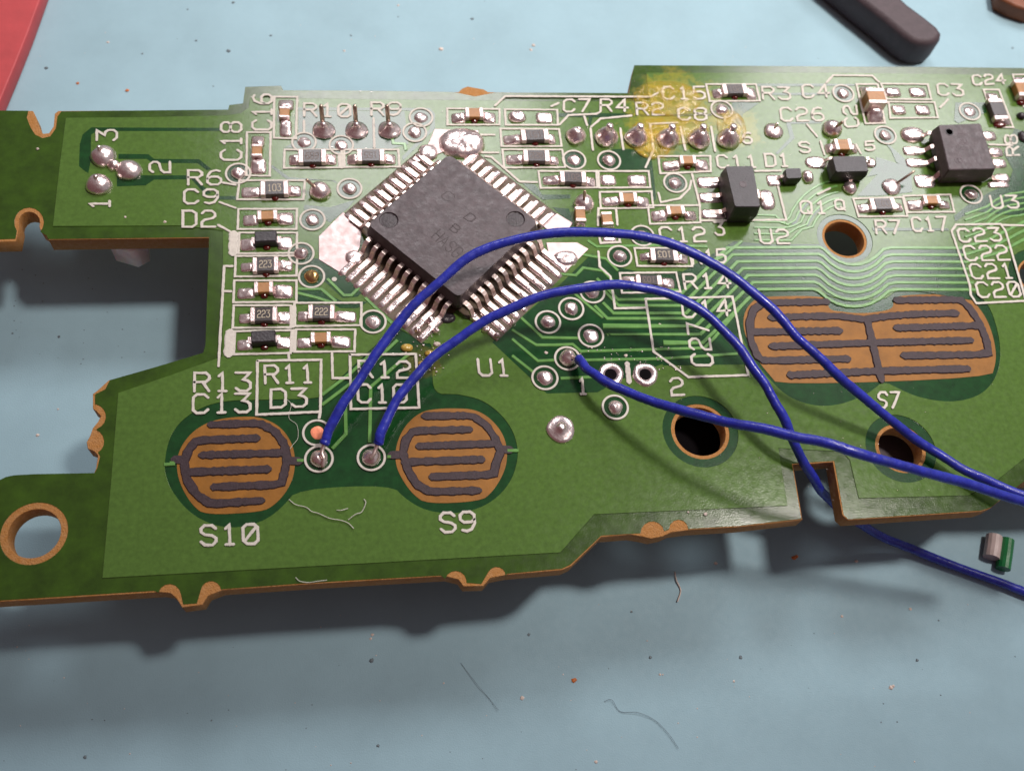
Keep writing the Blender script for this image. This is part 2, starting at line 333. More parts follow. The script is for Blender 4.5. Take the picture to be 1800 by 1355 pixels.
plate('gap_area', [KEYDARK], 0.0, 0.012, M_DARK, BOARD); plate('gap_area', [S7CL], 0.0, 0.012, M_DARK, BOARD)
for i in (1, 2, 3, 4): plate('gap_area', [circ(HC[i], HOLES[i][3]), circ(HC[i], HOLES[i][2] + .03)], 0.0, 0.012, M_DARK, BOARD)
NI = [0]
def inlay(pts, fn=X):                # mask over a gap between copper areas
    NI[0] += 1; zi = ZI + .0009 * (NI[0] % 40)
    return plate('gap_area', [px(fn, pts)] + ([circ(HC[2], 2.6)] if pts[0] == (20, 1130) else []), ZP - .004, zi, M_DARK, BOARD)
inlay([(985, 500), (1040, 447), (1085, 470), (1120, 478), (1200, 478), (1290, 425), (1345, 430), (1440, 430), (1450, 436), (1475, 462), (1500, 466), (1530, 458), (1545, 440), (1690, 436), (1712, 529), (1570, 505), (1560, 512), (1540, 524), (1490, 527), (1455, 520), (1440, 506), (1325, 510), (1306, 545), (1296, 590), (1310, 641), (1165, 643), (1165, 640), (1090, 668), (1050, 690), (961, 692), (865, 602)])
for pts, fn in (([(640, 300), (1545, 303), (1545, 325), (680, 325), (640, 350), (635, 540), (620, 620), (590, 600), (555, 570), (560, 420), (580, 350)], A),
                ([(830, 485), (1040, 487), (1080, 520), (1395, 522), (1480, 590), (1450, 600), (1385, 550), (1070, 548), (1030, 520), (830, 520)], A),
                ([(1000, 635), (1330, 635), (1330, 662), (1080, 665), (1020, 705), (820, 712), (820, 640)], A),
                ([(1340, 660), (1370, 660), (1480, 760), (1440, 770)], A), ([(1520, 780), (1660, 780), (1660, 805), (1520, 805)], A),
                ([(640, 270), (1690, 275), (1730, 320), (1730, 440), (1480, 690), (1470, 660), (1690, 440), (1700, 330), (1500, 295), (640, 295)], B),
                ([(650, 300), (1490, 300), (1520, 560), (1380, 600), (980, 600), (560, 590), (535, 590), (650, 530)], B),
                ([(430, 740), (560, 840), (900, 845), (960, 870), (940, 850), (580, 822), (445, 725)], B),
                ([(700, 1040), (900, 1060), (1100, 1000), (1050, 1060), (900, 1180), (800, 1120), (690, 1075)], B),
                ([(830, 500), (1000, 590), (1200, 590), (1120, 640), (980, 640), (900, 590), (640, 590), (640, 500)], C),
                ([(640, 250), (830, 250), (900, 260), (1060, 430), (1150, 520), (1120, 550), (1000, 560), (870, 440), (640, 320)], C),
                ([(900, 315), (1500, 318), (1500, 345), (1240, 350), (900, 345)], E), ([(1150, 300), (1180, 340), (1160, 420), (1140, 400)], E),
                ([(1330, 600), (1500, 600), (1620, 660), (1640, 900), (1600, 760), (1330, 765)], E),
                ([(620, 870), (720, 880), (780, 960), (1000, 960), (1000, 990), (780, 1000), (700, 940)], E),
                ([(860, 1060), (990, 1070), (1020, 1190), (1000, 1190), (950, 1140)], E),
                ([(970, 205), (1482, 205), (1482, 225), (970, 225)], F), ([(1000, 272), (1482, 275), (1482, 292), (1100, 290)], F),
                ([(100, 430), (640, 428), (640, 445), (110, 448)], F), ([(1190, 490), (1450, 488), (1450, 500), (1225, 505), (1255, 610), (1130, 730), (1110, 725), (1220, 605)], F),
                ([(165, 700), (185, 700), (225, 1060), (205, 1080)], F), ([(790, 340), (990, 350), (870, 430), (860, 520), (790, 500)], F),
                ([(0, 205), (430, 208), (430, 222), (0, 222)], G), ([(0, 272), (250, 275), (250, 288), (0, 288)], G), ([(0, 478), (180, 480), (180, 492), (0, 492)], G),
                ([(1180, 345), (1400, 345), (1410, 420), (1200, 500), (1170, 480)], G),
                ([(590, 750), (850, 830), (860, 1010), (780, 1020), (600, 1040), (450, 1040), (600, 880), (520, 900), (590, 800)], G),
                ([(640, 620), (800, 760), (830, 840), (740, 790), (700, 700)], G),
                ([(1440, 1010), (1694, 900), (1694, 1180), (1560, 1180), (1300, 1150), (1180, 1230), (1170, 1190), (1280, 1100)], G),
                ([(1620, 540), (1694, 560), (1694, 900), (1600, 980), (1560, 960), (1610, 850), (1540, 720)], G),
                ([(560, 1275), (1130, 1282), (1130, 1298), (570, 1300)], G), ([(-40, 1250), (20, 1130), (90, 1075), (110, 1085), (40, 1150), (-10, 1260)], G), ([(60, 1260), (110, 1170), (170, 1120), (185, 1135), (130, 1185), (85, 1265)], G)):
    inlay(pts, fn)
tr = []
def trace(pts, fn=X, wd=.30, m=M_TRACE, z=None):
    b_ = MB(); b_.ribbon(px(fn, pts), wd, ZI - .004, (z or ZT) + .0015 * (len(tr) % 5), .04, caps=False)
    o = b_.build('trace', m, BOARD); tr.append(o); return o
# parallel traces right of the chip: run left-right, dip round the drilled hole
for k in range(7):
    yl = 435.5 + 12.2 * k; dip = 31
    q = [(900 + (700 - 14 * k) / 3.764, 400 + (430 + 38 * k) / 3.764 - 8), ]
    hy = [480, 520, 570, 605, 655, 710, 765][k]; hx = [1080, 1120, 1150, 1180, 1215, 1245, 1260][k]
    sx, sy = [(560, 340), (560, 375), (600, 500), (545, 520), (600, 655), (640, 715), (1000, 765)][k]
    q = [H(sx, sy), H(sx + (hy - sy), hy), H(hx, hy), (1300 - 22 + 9 * k, yl + 1), (1440 - 2 * k, yl)]
    for t in range(9):
        a = -1 + t / 4; q.append((1500 + a * (52 + 4 * k * .4), yl + 4 + (dip - 4) * (1 - abs(a) ** 2.2)))
    q += [(1565 + 2 * k, yl + 1), (1690 + 4 * k, yl + 1.5)]
    if k < 3: q += [(1740 + 8 * k, yl - 15), (1810, yl - 50 + 3 * k)]
    trace(q, X, .33)
for k in range(5):                   # curved bundle round the hole, upper left, and below the eight-leg chip
    r = 52 + 11 * k
    trace([(1325, 423 + 0 * k - 11 * k), (1390 - 7 * k, 421 - 11 * k + 3), (1408 - 8 * k, 405 - 3 * k)] + arc((1484, 420), r + 8, 200, 262, 7), X, .24)
    trace([(1695, 418 - 10 * k)] + [(1720 + 14 * t, 418 - 10 * k - 38 * (1 - (1 - t / 5) ** 2)) for t in range(1, 6)] + [(1830, 372 - 10 * k)], X, .26)
for pts, fn in (([(0, 680), (160, 780), (280, 780), (400, 775), (455, 822), (1270, 800), (1330, 740), (1560, 470)], H), ([(0, 740), (170, 885), (290, 880)], H), ([(450, 880), (1000, 870), (1535, 835)], H), ([(0, 850), (140, 960)], H), ([(60, 600), (200, 730), (450, 735)], H),
                ([(330, 400), (400, 430), (600, 600)], H), ([(310, 310), (420, 320), (470, 270), (600, 290), (660, 350), (700, 400), (1100, 420)], H), ([(450, 180), (620, 210), (700, 290)], H), ([(320, 1000), (560, 990)], H), ([(500, 90), (560, 130), (1000, 120), (1290, 130)], H), ([(1290, 250), (1400, 190), (1520, 92)], H),
                ([(1040, 372), (1240, 220), (1500, -25)], P), ([(1040, 440), (1240, 290), (1560, -5)], P), ([(1370, 320), (1640, 90)], P), ([(1375, 320), (1368, 700)], P), ([(1200, 380), (1205, 640), (1110, 740)], P),
                ([(-5, 838), (25, 838)], P), ([(870, 820), (915, 822)], P), ([(1490, 795), (1515, 795)], P),
                ([(100, 455), (150, 452)], L), ([(1650, 392), (1700, 392)], L), ([(880, 410), (1010, 540), (1070, 540), (1130, 480)], C), ([(640, 490), (830, 490), (950, 590)], C),
                ([(1390, 760), (1180, 560)], C), ([(640, 520), (800, 560), (920, 600)], C)):
    trace(pts, fn)
# more fine dark/light texture lines between the parts at the top
for pts in ([(1390, 505), (1400, 555), (1490, 560), (1500, 610)],): trace(pts, B)

# ------------------------------------------------------------------ white print
FONT = {
 '0': [[(0, 1), (0, 5), (1, 6), (3, 6), (4, 5), (4, 1), (3, 0), (1, 0), (0, 1)], [(.3, .8), (3.7, 5.2)]],
 'O': [[(0, 1), (0, 5), (1, 6), (3, 6), (4, 5), (4, 1), (3, 0), (1, 0), (0, 1)]],
 'Q': [[(0, 1), (0, 5), (1, 6), (3, 6), (4, 5), (4, 1), (3, 0), (1, 0), (0, 1)], [(2.5, 1.3), (4, -.4)]],
 'D': [[(0, 0), (0, 6), (2.8, 6), (4, 5), (4, 1), (2.8, 0), (0, 0)]],
 '1': [[(1, 4.9), (2, 6), (2, 0)], [(1, 0), (3, 0)]],
 '2': [[(.1, 5), (1, 6), (3, 6), (4, 5), (4, 3.9), (3.3, 3.2), (.9, 2.6), (0, 1.7), (0, 0), (4, 0)]],
 '3': [[(0, 6), (4, 6), (2, 3.7), (3.2, 3.4), (4, 2.6), (4, .9), (3, 0), (1, 0), (0, .9)]],
 '4': [[(3, 0), (3, 6), (0, 1.8), (4.1, 1.8)]],
 '5': [[(4, 6), (.3, 6), (.1, 3.4), (2.8, 3.6), (4, 2.7), (4, .9), (3, 0), (1, 0), (0, .8)]],
 '6': [[(3.6, 5.6), (2.6, 6), (1, 5.4), (0, 3.6), (0, 1), (1, 0), (3, 0), (4, 1), (4, 2.4), (3, 3.3), (1, 3.3), (0, 2.4)]],
 '7': [[(0, 6), (4, 6), (1.4, 0)]],
 '8': [[(1, 3.2), (0, 4), (0, 5.2), (1, 6), (3, 6), (4, 5.2), (4, 4), (3, 3.2), (1, 3.2), (0, 2.3), (0, .9), (1, 0), (3, 0), (4, .9), (4, 2.3), (3, 3.2)]],
 '9': [[(.4, .4), (1.6, 0), (3, .6), (4, 2.4), (4, 5), (3, 6), (1, 6), (0, 5), (0, 3.6), (1, 2.8), (3, 2.8), (4, 3.6)]],
 'R': [[(0, 0), (0, 6), (3, 6), (4, 5), (4, 4), (3, 3), (0, 3)], [(2.2, 3), (4, 0)]],
 'C': [[(4, 4.9), (3, 6), (1, 6), (0, 5), (0, 1), (1, 0), (3, 0), (4, 1.1)]],
 'S': [[(4, 5), (3, 6), (1, 6), (0, 5), (0, 4), (1, 3.2), (3, 2.8), (4, 2), (4, 1), (3, 0), (1, 0), (0, 1)]],
 'U': [[(0, 6), (0, 1), (1, 0), (3, 0), (4, 1), (4, 6)]],
 'J': [[(0, 1), (1, 0), (3, 0), (4, 1), (4, 6)]],
 'A': [[(0, 0), (2, 6), (4, 0)], [(.8, 2), (3.2, 2)]], 'H': [[(0, 0), (0, 6)], [(4, 0), (4, 6)], [(0, 3), (4, 3)]],
 'G': [[(4, 4.9), (3, 6), (1, 6), (0, 5), (0, 1), (1, 0), (3, 0), (4, 1), (4, 2.8), (2.3, 2.8)]],
 'B': [[(0, 0), (0, 6), (3, 6), (4, 5.2), (4, 4), (3, 3.2), (0, 3.2)], [(3, 3.2), (4, 2.4), (4, .9), (3, 0), (0, 0)]],
 '.': [[(1.8, 0), (2.2, .2)]]}
zc = [0]
def text(s, BL, BR, TL, fn=X, wd=.235, z=None, parent=None, m=None, zpl=0.0, name='printed_designator', hh=.03):
    bl, br, tl = [U(fn(*p), zpl) for p in (BL, BR, TL)]
    n = len(s); tot = 4 * n + 1.7 * (n - 1)
    ex = (br - bl) / tot; ey = (tl - bl) / 6
    b_ = MB()
    for i, ch in enumerate(s):
        for st in FONT[ch]:
            zc[0] += 1
            zz = (ZS if z is None else z) + .0022 * (zc[0] % 7)
            b_.ribbon([bl + ex * (5.7 * i + p[0]) + ey * p[1] for p in st], wd, zz - hh, zz, wd * .12, wob=.012 if wd > .15 else .005)
    o = b_.build(name, m or M_SILK, parent or BOARD)
    return o
def line(pts, fn=X, wd=.23, name='printed_line'):
    b_ = MB(); zc[0] += 1; zz = ZS + .0022 * (zc[0] % 7)
    b_.ribbon(px(fn, pts), wd, zz - .03, zz, wd * .12, wob=.012); return b_.build(name, M_SILK, BOARD)
def frame(pts, fn, wd=.21):
    return line(list(pts) + [pts[0]], fn, wd, 'printed_outline')
for a in (("C18", (1690, 530), (1690, 268), (1548, 530), A), ("3", (820, 392), (820, 322), (680, 392), A), ("2", (1192, 618), (1192, 545), (1050, 618), A), ("1", (770, 872), (770, 800), (630, 872), A),
          ("R6", (1320, 703), (1550, 703), (1320, 602), A), ("C9", (1292, 835), (1525, 835), (1292, 737), A), ("D2", (1282, 997), (1508, 997), (1282, 885), A),
          ("C16", (437, 450), (440, 172), (287, 450), B), ("R10", (697, 342), (1062, 348), (697, 242), B), ("R9", (1228, 335), (1458, 335), (1228, 235), B),
          ("C7", (947, 308), (1150, 304), (950, 212), E), ("R4", (1238, 304), (1450, 304), (1240, 210), E), ("R2", (83, 438), (280, 438), (75, 350), F),
          ("C15", (278, 322), (588, 320), (268, 232), F), ("R3", (1018, 322), (1222, 325), (1010, 232), F), ("C4", (48, 312), (240, 306), (38, 218), G), ("C8", (393, 476), (598, 478), (387, 388), F),
          ("6", (873, 652), (935, 652), (866, 572), F), ("C26", (1158, 485), (1472, 482), (1143, 388), F), ("S", (1298, 718), (1370, 718), (1286, 642), F), ("C11", (685, 833), (980, 830), (670, 742), F), ("D1", (1043, 822), (1215, 822), (1030, 730), F),
          ("C12", (985, 98), (1282, 98), (970, 5), H), ("3", (1345, 55), (1402, 55), (1335, -30), H), ("U2", (132, 248), (310, 248), (118, 162), I),
          ("Q1", (32, 1172), (225, 1172), (22, 1082), G), ("Q", (290, 1142), (355, 1142), (280, 1072), G), ("R7", (592, 1322), (770, 1320), (582, 1226), G), ("C17", (868, 1305), (1122, 1298), (848, 1204), G),
          ("C2", (460, 525), (440, 372), (360, 530), G), ("5", (515, 705), (578, 700), (505, 640), G), ("C3", (1055, 292), (1240, 298), (1040, 208), G), ("C24", (1315, 218), (1550, 205), (1302, 148), G),
          ("R8", (1652, 738), (1632, 590), (1562, 742), G), ("U3", (1455, 1133), (1652, 1130), (1435, 1042), G),
          ("C23", (1380, 238), (1640, 230), (1358, 158), I), ("C22", (1418, 355), (1688, 350), (1392, 265), I), ("C21", (1458, 468), (1718, 464), (1432, 378), I), ("C20", (1497, 585), (1762, 580), (1472, 492), I),
          ("R15", (1195, 248), (1412, 236), (1188, 160), H), ("R14", (1145, 412), (1445, 402), (1130, 316), H), ("C14", (1132, 600), (1440, 585), (1120, 495), H), ("C27", (1328, 915), (1290, 640), (1190, 915), H),
          ("1", (440, 1105), (500, 1105), (432, 1000), H), ("2", (1055, 1114), (1135, 1110), (1040, 1003), H), ("U1", (1125, 1033), (1358, 1035), (1112, 912), Q),
          ("R12", (1298, 252), (1650, 255), (1293, 140), P), ("C10", (1290, 425), (1622, 425), (1287, 302), P), ("R11", (652, 293), (988, 288), (648, 172), P), ("D3", (690, 460), (935, 452), (690, 335), P),
          ("R13", (165, 348), (550, 345), (167, 222), P), ("C13", (155, 498), (548, 490), (157, 370), P), ("S10", (268, 820), (525, 812), (266, 732), L), ("S9", (1352, 762), (1505, 755), (1345, 675), L),
          ("S7", (862, 135), (990, 135), (868, 38), J)):
    text(*a)
for pts, fn in (([(1565, 690), (1650, 705)], A), ([(1540, 825), (1650, 865)], A), ([(1530, 985), (1620, 1035)], A), ([(695, 380), (695, 465)], B), ([(1245, 360), (1250, 590)], B),
                ([(405, 260), (485, 185), (1630, 190), (1690, 160)], E), ([(850, 265), (905, 240)], E), ([(915, 410), (985, 335), (1205, 325), (1230, 312)], E), ([(1165, 425), (1240, 362), (1480, 338)], E), ([(1110, 345), (1132, 415)], E),
                ([(1160, 440), (1178, 610)], E), ([(1395, 440), (1418, 605)], E), ([(380, 497), (178, 507), (205, 700), (145, 830)], F), ([(405, 530), (440, 700)], F), ([(632, 530), (662, 710)], F),
                ([(290, 490), (400, 490)], E), ([(290, 630), (430, 630)], E), ([(330, 660), (375, 665), (600, 860), (735, 865)], E), ([(240, 1020), (258, 1090), (400, 1060), (470, 990), (485, 930)], F), ([(490, 882), (548, 1110)], F), ([(1130, 975), (1190, 1220), (560, 1225)], F), ([(960, 858), (1150, 855)], F),
                ([(220, 200), (270, 145), (560, 148), (610, 195)], G), ([(1065, 385), (1125, 325)], G), ([(75, 510), (150, 600)], G), ([(440, 660), (475, 725)], G), ([(175, 635), (205, 735)], G), ([(1430, 660), (1600, 665)], G), ([(155, 1030), (245, 985)], G),
                ([(880, 478), (1455, 462), (1560, 980), (1165, 993), (935, 825), (883, 485)], H), ([(885, 535), (680, 540), (650, 330), (580, 265), (570, 165)], H),
                ([(1325, 168), (1355, 130), (1632, 126), (1665, 175), (1800, 640)], I), ([(1325, 172), (1440, 510), (1445, 570), (1480, 622), (1800, 606)], I), ([(1640, 132), (1800, 136)], I),
                ([(1235, 97), (1685, 92), (1708, 460), (1240, 470), (1233, 100)], P), ([(1110, 88), (1115, 258), (1228, 258)], P), ([(600, 138), (1035, 132), (1030, 488), (592, 508), (598, 142)], P), ([(812, 85), (815, 132)], P), ([(1030, 488), (1022, 530)], P),
                ([(130, 312), (65, 312), (20, 1100)], C), ([(62, 510), (120, 512)], C)):
    line(pts, fn)
line([(760, 905), (772, 1025)], H, .42)
# index dot beside the chip
b_ = MB(); q_ = U(C(935, 415)); b_.lathe([(.22, ZS - .03), (.2, ZS)], (q_.x, q_.y, 0), 16); b_.build('printed_dot', M_SILK, BOARD)

# ------------------------------------------------------------------ solder shapes
def blob_grid(cx, cy, sx, sy, hfun, z0=ZT, n=9, power=4, rnd=.03, seed=0):
    r = random.Random(seed); b_ = MB(); vs = []; fs = []; f1, f2, g1, g2, am = r.uniform(0, 6), r.uniform(0, 6), r.uniform(-.22, .22), r.uniform(-.22, .22), r.uniform(.05, .16)
    for j in range(n + 1):
        for i in range(n + 1):
            u = -1 + 2 * i / n; v = -1 + 2 * j / n
            # square -> superellipse
            k = (abs(u) ** power + abs(v) ** power) ** (1 / power) if (u or v) else 1
            m_ = max(abs(u), abs(v)); s = m_ / k if k > 0 else 1
            uu, vv = u * (s if k > 0 else 1), v * (s if k > 0 else 1)
            e = max(0, 1 - m_ ** 2)
            h = hfun(uu, vv) * (e ** .5) * (1 + g1 * u + g2 * v + am * math.sin(3.1 * u + f1) * math.cos(2.7 * v + f2)) * (1 + r.uniform(-1, 1) * rnd * 3)
            vs.append((cx + uu * sx / 2, cy + vv * sy / 2, z0 + h))
    for j in range(n):
        for i in range(n): a = j * (n + 1) + i; fs.append((a, a + 1, a + n + 2, a + n + 1))
    b_.add(vs, fs)
    # skirt to the board
    ring = [i for i in range(n + 1)] + [(j + 1) * (n + 1) - 1 for j in range(1, n + 1)] + [n * (n + 1) + i for i in range(n - 1, -1, -1)] + [j * (n + 1) for j in range(n - 1, 0, -1)]
    rb = [(vs[i][0], vs[i][1], .0) for i in ring]; o = len(b_.v); b_.v += rb
    for k in range(len(ring)): k2 = (k + 1) % len(ring); b_.f.append((ring[k], ring[k2], o + k2, o + k))
    return b_
sd = [0]
def rect_px(fn, x0, x1, y0, y1, z=0.0):
    a = U(fn(x0, (y0 + y1) / 2), z); b = U(fn(x1, (y0 + y1) / 2), z); c = U(fn((x0 + x1) / 2, y0), z); d = U(fn((x0 + x1) / 2, y1), z)
    return (a.x + b.x) / 2, (c.y + d.y) / 2, abs(b.x - a.x), abs(c.y - d.y)
def pad(fn, r, parent, h=.12, tilt=(0, 0), m=None, name='solder_pad', power=5):
    cx, cy, sx, sy = rect_px(fn, *r, z=.1); sd[0] += 1
    b_ = blob_grid(cx, cy, sx, sy, lambda u, v: max(.02, h * (1 + tilt[0] * u + tilt[1] * v)), seed=sd[0], power=power, rnd=.05)
    return b_.build(name, m or M_SOLD, parent, smooth=True)

def smt(kind, fn, top, box=None, pads=(), mark=None, hz=.62, vertical=False, label=None, bw=.21, boxfill=None, glue=True, markflip=False, fil=(1, 1), worn=False):
    """chip resistor / ceramic capacitor / diode block soldered flat on the board"""
    cx, cy, sx, sy = rect_px(fn, *top, z=hz)
    zb = ZT
    if kind == 'resistor':
        b_ = MB(); tl = (sx if not vertical else sy) * .19
        b_.box((cx, cy, zb + (hz - zb) / 2), (sx - (0 if vertical else .04), sy - (.04 if vertical else 0), hz - zb), bev=.03)
        body = b_.build('resistor', M_CER, BOARD)
        b_ = MB(); fs = (sx - 2 * tl, sy * .97) if not vertical else (sx * .97, sy - 2 * tl)
        b_.box((cx, cy, hz + .02), (fs[0], fs[1], .05), bev=.015); b_.build('printed_film', M_RES, body)
    elif kind == 'capacitor':
        b_ = MB(); tl = (sx if not vertical else sy) * .23
        b_.box((cx, cy, zb + (hz - zb) / 2), (sx - .03, sy - .03, hz - zb), bev=.05)
        body = b_.build('capacitor', M_TAN, BOARD)
    else:
        b_ = MB(); tl = .12
        b_.box((cx, cy, zb + (hz - zb) / 2), (sx, sy, hz - zb), bev=.07, taper=.06)
        body = b_.build('diode', M_BLACK, BOARD)
    if label: body['label'] = label
    for s in (-1, 1):
        b_ = MB()
        if kind == 'diode':
            if vertical: b_.box((cx, cy + s * (sy / 2 + .12), zb + .12), (sx * .6, .4, .2), bev=.04)
            else: b_.box((cx + s * (sx / 2 + .12), cy, zb + .12), (.4, sy * .6, .2), bev=.04)
        elif vertical: b_.box((cx, cy + s * (sy / 2 - tl / 2 + .02), zb + (hz - zb) / 2 + .012), (sx + .05, tl, hz - zb + .05), bev=.05)
        else: b_.box((cx + s * (sx / 2 - tl / 2 + .02), cy, zb + (hz - zb) / 2 + .012), (tl, sy + .05, hz - zb + .05), bev=.05)
        b_.build('terminal', M_TERM, body)
    for i, r in enumerate(pads):
        px_, py_, qx, qy = rect_px(fn, *r, z=.15)
        # fillet rises towards the part
        if vertical: t = (0, .75 if cy > py_ else -.75); 
        else: t = (.75 if cx > px_ else -.75, 0)
        hh = (hz * .42) * fil[i] + .05
        # stretch the fillet until it meets the part
        if not vertical:
            if px_ < cx: x1 = cx - sx / 2 + .06; x0 = px_ - qx / 2
            else: x0 = cx + sx / 2 - .06; x1 = px_ + qx / 2
            if x1 - x0 > .1: px_, qx = (x0 + x1) / 2, x1 - x0
        else:
            if py_ < cy: y1 = cy - sy / 2 + .06; y0 = py_ - qy / 2
            else: y0 = cy + sy / 2 - .06; y1 = py_ + qy / 2
            if y1 - y0 > .1: py_, qy = (y0 + y1) / 2, y1 - y0
        sd[0] += 1
        blob_grid(px_, py_, qx, qy, lambda u, v: max(.03, hh * (1 + t[0] * u + t[1] * v)), seed=sd[0], power=5, rnd=.06).build('solder_fillet', M_SOLD, body, smooth=True)
        sd[0] += 1
    if glue:
        b_ = blob_grid(cx, cy - (sy / 2 + .06 if not vertical else 0) , .62, .50, lambda u, v: .2, seed=sd[0], power=2.2)
        if vertical: b_ = blob_grid(cx, cy - sy / 2 - .25, sx * .9, .7, lambda u, v: .25, seed=sd[0], power=2.5)
        b_.build('adhesive_spot', M_GLUE, body, smooth=True)
    if mark:
        n = len(mark); tot = 4 * n + 1.7 * (n - 1); wdt = (sx - 2 * tl) * .74; hgt = sy * .50
        ex = Vector((wdt / tot, 0)); ey = Vector((0, hgt / 6)); o0 = Vector((cx - wdt / 2, cy - hgt / 2))
        if markflip: ex, ey = -ex, -ey; o0 = Vector((cx + wdt / 2, cy + hgt / 2))
        b_ = MB()
        for i, ch in enumerate(mark):
            for st in FONT[ch]:
                if ch == '0' and len(st) == 2: continue
                zc[0] += 1
                b_.ribbon([o0 + ex * (5.7 * i + p[0]) + ey * p[1] for p in st], .075, hz + .045, hz + .05 + .0015 * (zc[0] % 5), .01)
        b_.build('printed_value', M_DIG2 if worn else M_DIG, body)
    a_ = math.radians(WR.uniform(-2.6, 2.6)); body.rotation_euler.z = a_
    cc_ = Vector((cx, cy, 0)); body.location = cc_ - Matrix.Rotation(a_, 3, 'Z') @ cc_
    if box: frame(box, fn, bw)
    return body
R_, C_, D_ = 'resistor', 'capacitor', 'diode'
smt(C_, B, (498, 580, 258, 345), [(460, 190), (642, 190), (632, 520), (457, 515)], [(490, 612, 205, 265), (503, 602, 410, 495)], vertical=True)
smt(C_, B, (280, 362, 556, 650), [(245, 470), (432, 470), (425, 815), (240, 810)], [(278, 385, 490, 560), (268, 396, 700, 790)], vertical=True)
smt(R_, B, (650, 868, 598, 700), [(542, 607), (992, 607), (1000, 748), (537, 752)], [(575, 660, 640, 722), (860, 952, 638, 722)], '689', worn=True)
smt(R_, B, (1115, 1330, 598, 690), [(1012, 607), (1440, 607), (1450, 742), (1015, 745)], [(1035, 1120, 640, 718), (1325, 1420, 635, 715)], '155', worn=True, markflip=True)
smt(R_, B, (350, 570, 850, 955), [(185, 850), (702, 850), (690, 1000), (168, 1000)], [(200, 355, 890, 972), (565, 672, 890, 975)], '103', fil=(.35, 1))
smt(C_, B, (325, 482, 1080, 1150), [(177, 1076), (640, 1075), (635, 1235), (172, 1235)], [(212, 330, 1110, 1195), (480, 612, 1100, 1200)], fil=(.4, 1.1))
smt(D_, C, (300, 480, 22, 112), [(185, 48), (640, 48), (638, 208), (178, 212)], [(190, 300, 82, 178), (490, 602, 75, 178)], hz=.95, label='small black two-terminal diode directly below the D2 capacitor row', fil=(.3, .4))
smt(R_, C, (288, 490, 236, 345), [(155, 232), (640, 230), (636, 388), (150, 395)], [(195, 300, 275, 345), (480, 605, 262, 350)], '223', fil=(.4, 1))
smt(C_, C, (300, 448, 430, 512), [(145, 425), (636, 425), (636, 594), (138, 598)], [(168, 305, 475, 560), (440, 608, 455, 562)], fil=(.4, 1.1))
smt(R_, C, (270, 480, 630, 740), [(140, 622), (592, 622), (590, 795), (132, 800)], [(180, 285, 680, 755), (470, 590, 665, 765)], '223', fil=(.4, 1))
smt(R_, C, (728, 935, 612, 720), [(620, 602), (1148, 600), (1148, 778), (620, 785)], [(645, 735, 665, 745), (925, 1110, 655, 745)], '222', fil=(.4, 1))
smt(D_, C, (272, 470, 808, 905), [(150, 826), (598, 818), (590, 998), (140, 1008)], [(165, 275, 880, 965), (470, 590, 868, 962)], hz=.95, fil=(.3, .4))
smt(C_, C, (748, 905, 826, 905), [(632, 812), (1100, 812), (1094, 985), (622, 988)], [(640, 750, 870, 950), (900, 1065, 860, 955)], fil=(.3, 1.2))
line([(140, 60), (135, 205)], C, .75, 'printed_bar'); line([(112, 842), (100, 1000)], C, .8, 'printed_bar')
line([(612, 640), (610, 780)], C, .5, 'printed_bar'); line([(614, 830), (608, 970)], C, .5, 'printed_bar'); line([(985, 650), (990, 740)], B, .5, 'printed_bar')
smt(C_, E, (172, 312, 268, 342), [(27, 282), (440, 287), (440, 410), (28, 410)], [(60, 180, 312, 388), (300, 412, 308, 388)])
frame([(482, 288), (895, 293), (902, 412), (490, 412)], E); pad(E, (508, 652, 300, 388), BOARD, .42, power=2.6); pad(E, (730, 862, 308, 390), BOARD, .16)
smt(R_, E, (613, 830, 442, 525), [(447, 442), (910, 445), (930, 580), (456, 580)], [(470, 620, 480, 555), (820, 885, 480, 560)], '151', markflip=True, worn=True)
smt(R_, E, (632, 836, 605, 692), [(462, 606), (935, 608), (958, 746), (476, 750)], [(492, 640, 645, 722), (825, 910, 650, 720)], '822', worn=True, markflip=True)
smt(R_, E, (922, 1125, 775, 858), [(747, 777), (1205, 777), (1212, 906), (765, 910)], [(785, 930, 815, 885), (1115, 1200, 815, 892)], '102', worn=True)
frame([(1220, 777), (1618, 777), (1632, 905), (1228, 908)], E); pad(E, (1238, 1362, 800, 882), BOARD, .2); pad(E, (1455, 1605, 800, 892), BOARD, .25)
smt(C_, E, (1392, 1530, 940, 1012), [(1232, 942), (1640, 937), (1655, 1065), (1240, 1072)], [(1255, 1400, 975, 1045), (1520, 1625, 975, 1058)])
smt(C_, E, (1042, 1122, 1050, 1165), None, [(1040, 1125, 1160, 1215)], vertical=True, hz=.8, glue=False)
smt(C_, E, (1252, 1335, 1092, 1192), None, [(1250, 1350, 1190, 1225)], vertical=True, hz=.7, glue=False)
line([(1218, 1205), (1222, 1070), (1360, 1072), (1372, 1200)], E); pad(H, (600, 690, 60, 95), BOARD, .15)
line([(575, 60), (585, 108), (712, 102), (705, 60)], H)
smt(C_, F, (305, 440, 1110, 1170), [(162, 1112), (548, 1112), (552, 1240), (178, 1250)], [(190, 312, 1140, 1220), (430, 525, 1150, 1222)])
smt(C_, F, (405, 522, 735, 795), [(238, 747), (625, 745), (630, 860), (255, 875)], [(275, 410, 775, 850), (515, 615, 765, 850)])
smt(R_, F, (722, 902, 205, 275), [(595, 212), (965, 212), (995, 335), (622, 338)], [(645, 730, 240, 305), (895, 970, 235, 320)], '102', worn=True)
smt(R_, H, (918, 1098, 140, 218), [(808, 142), (1165, 142), (1190, 262), (828, 260)], [(845, 925, 175, 225), (1090, 1165, 170, 235)], '103', markflip=True)
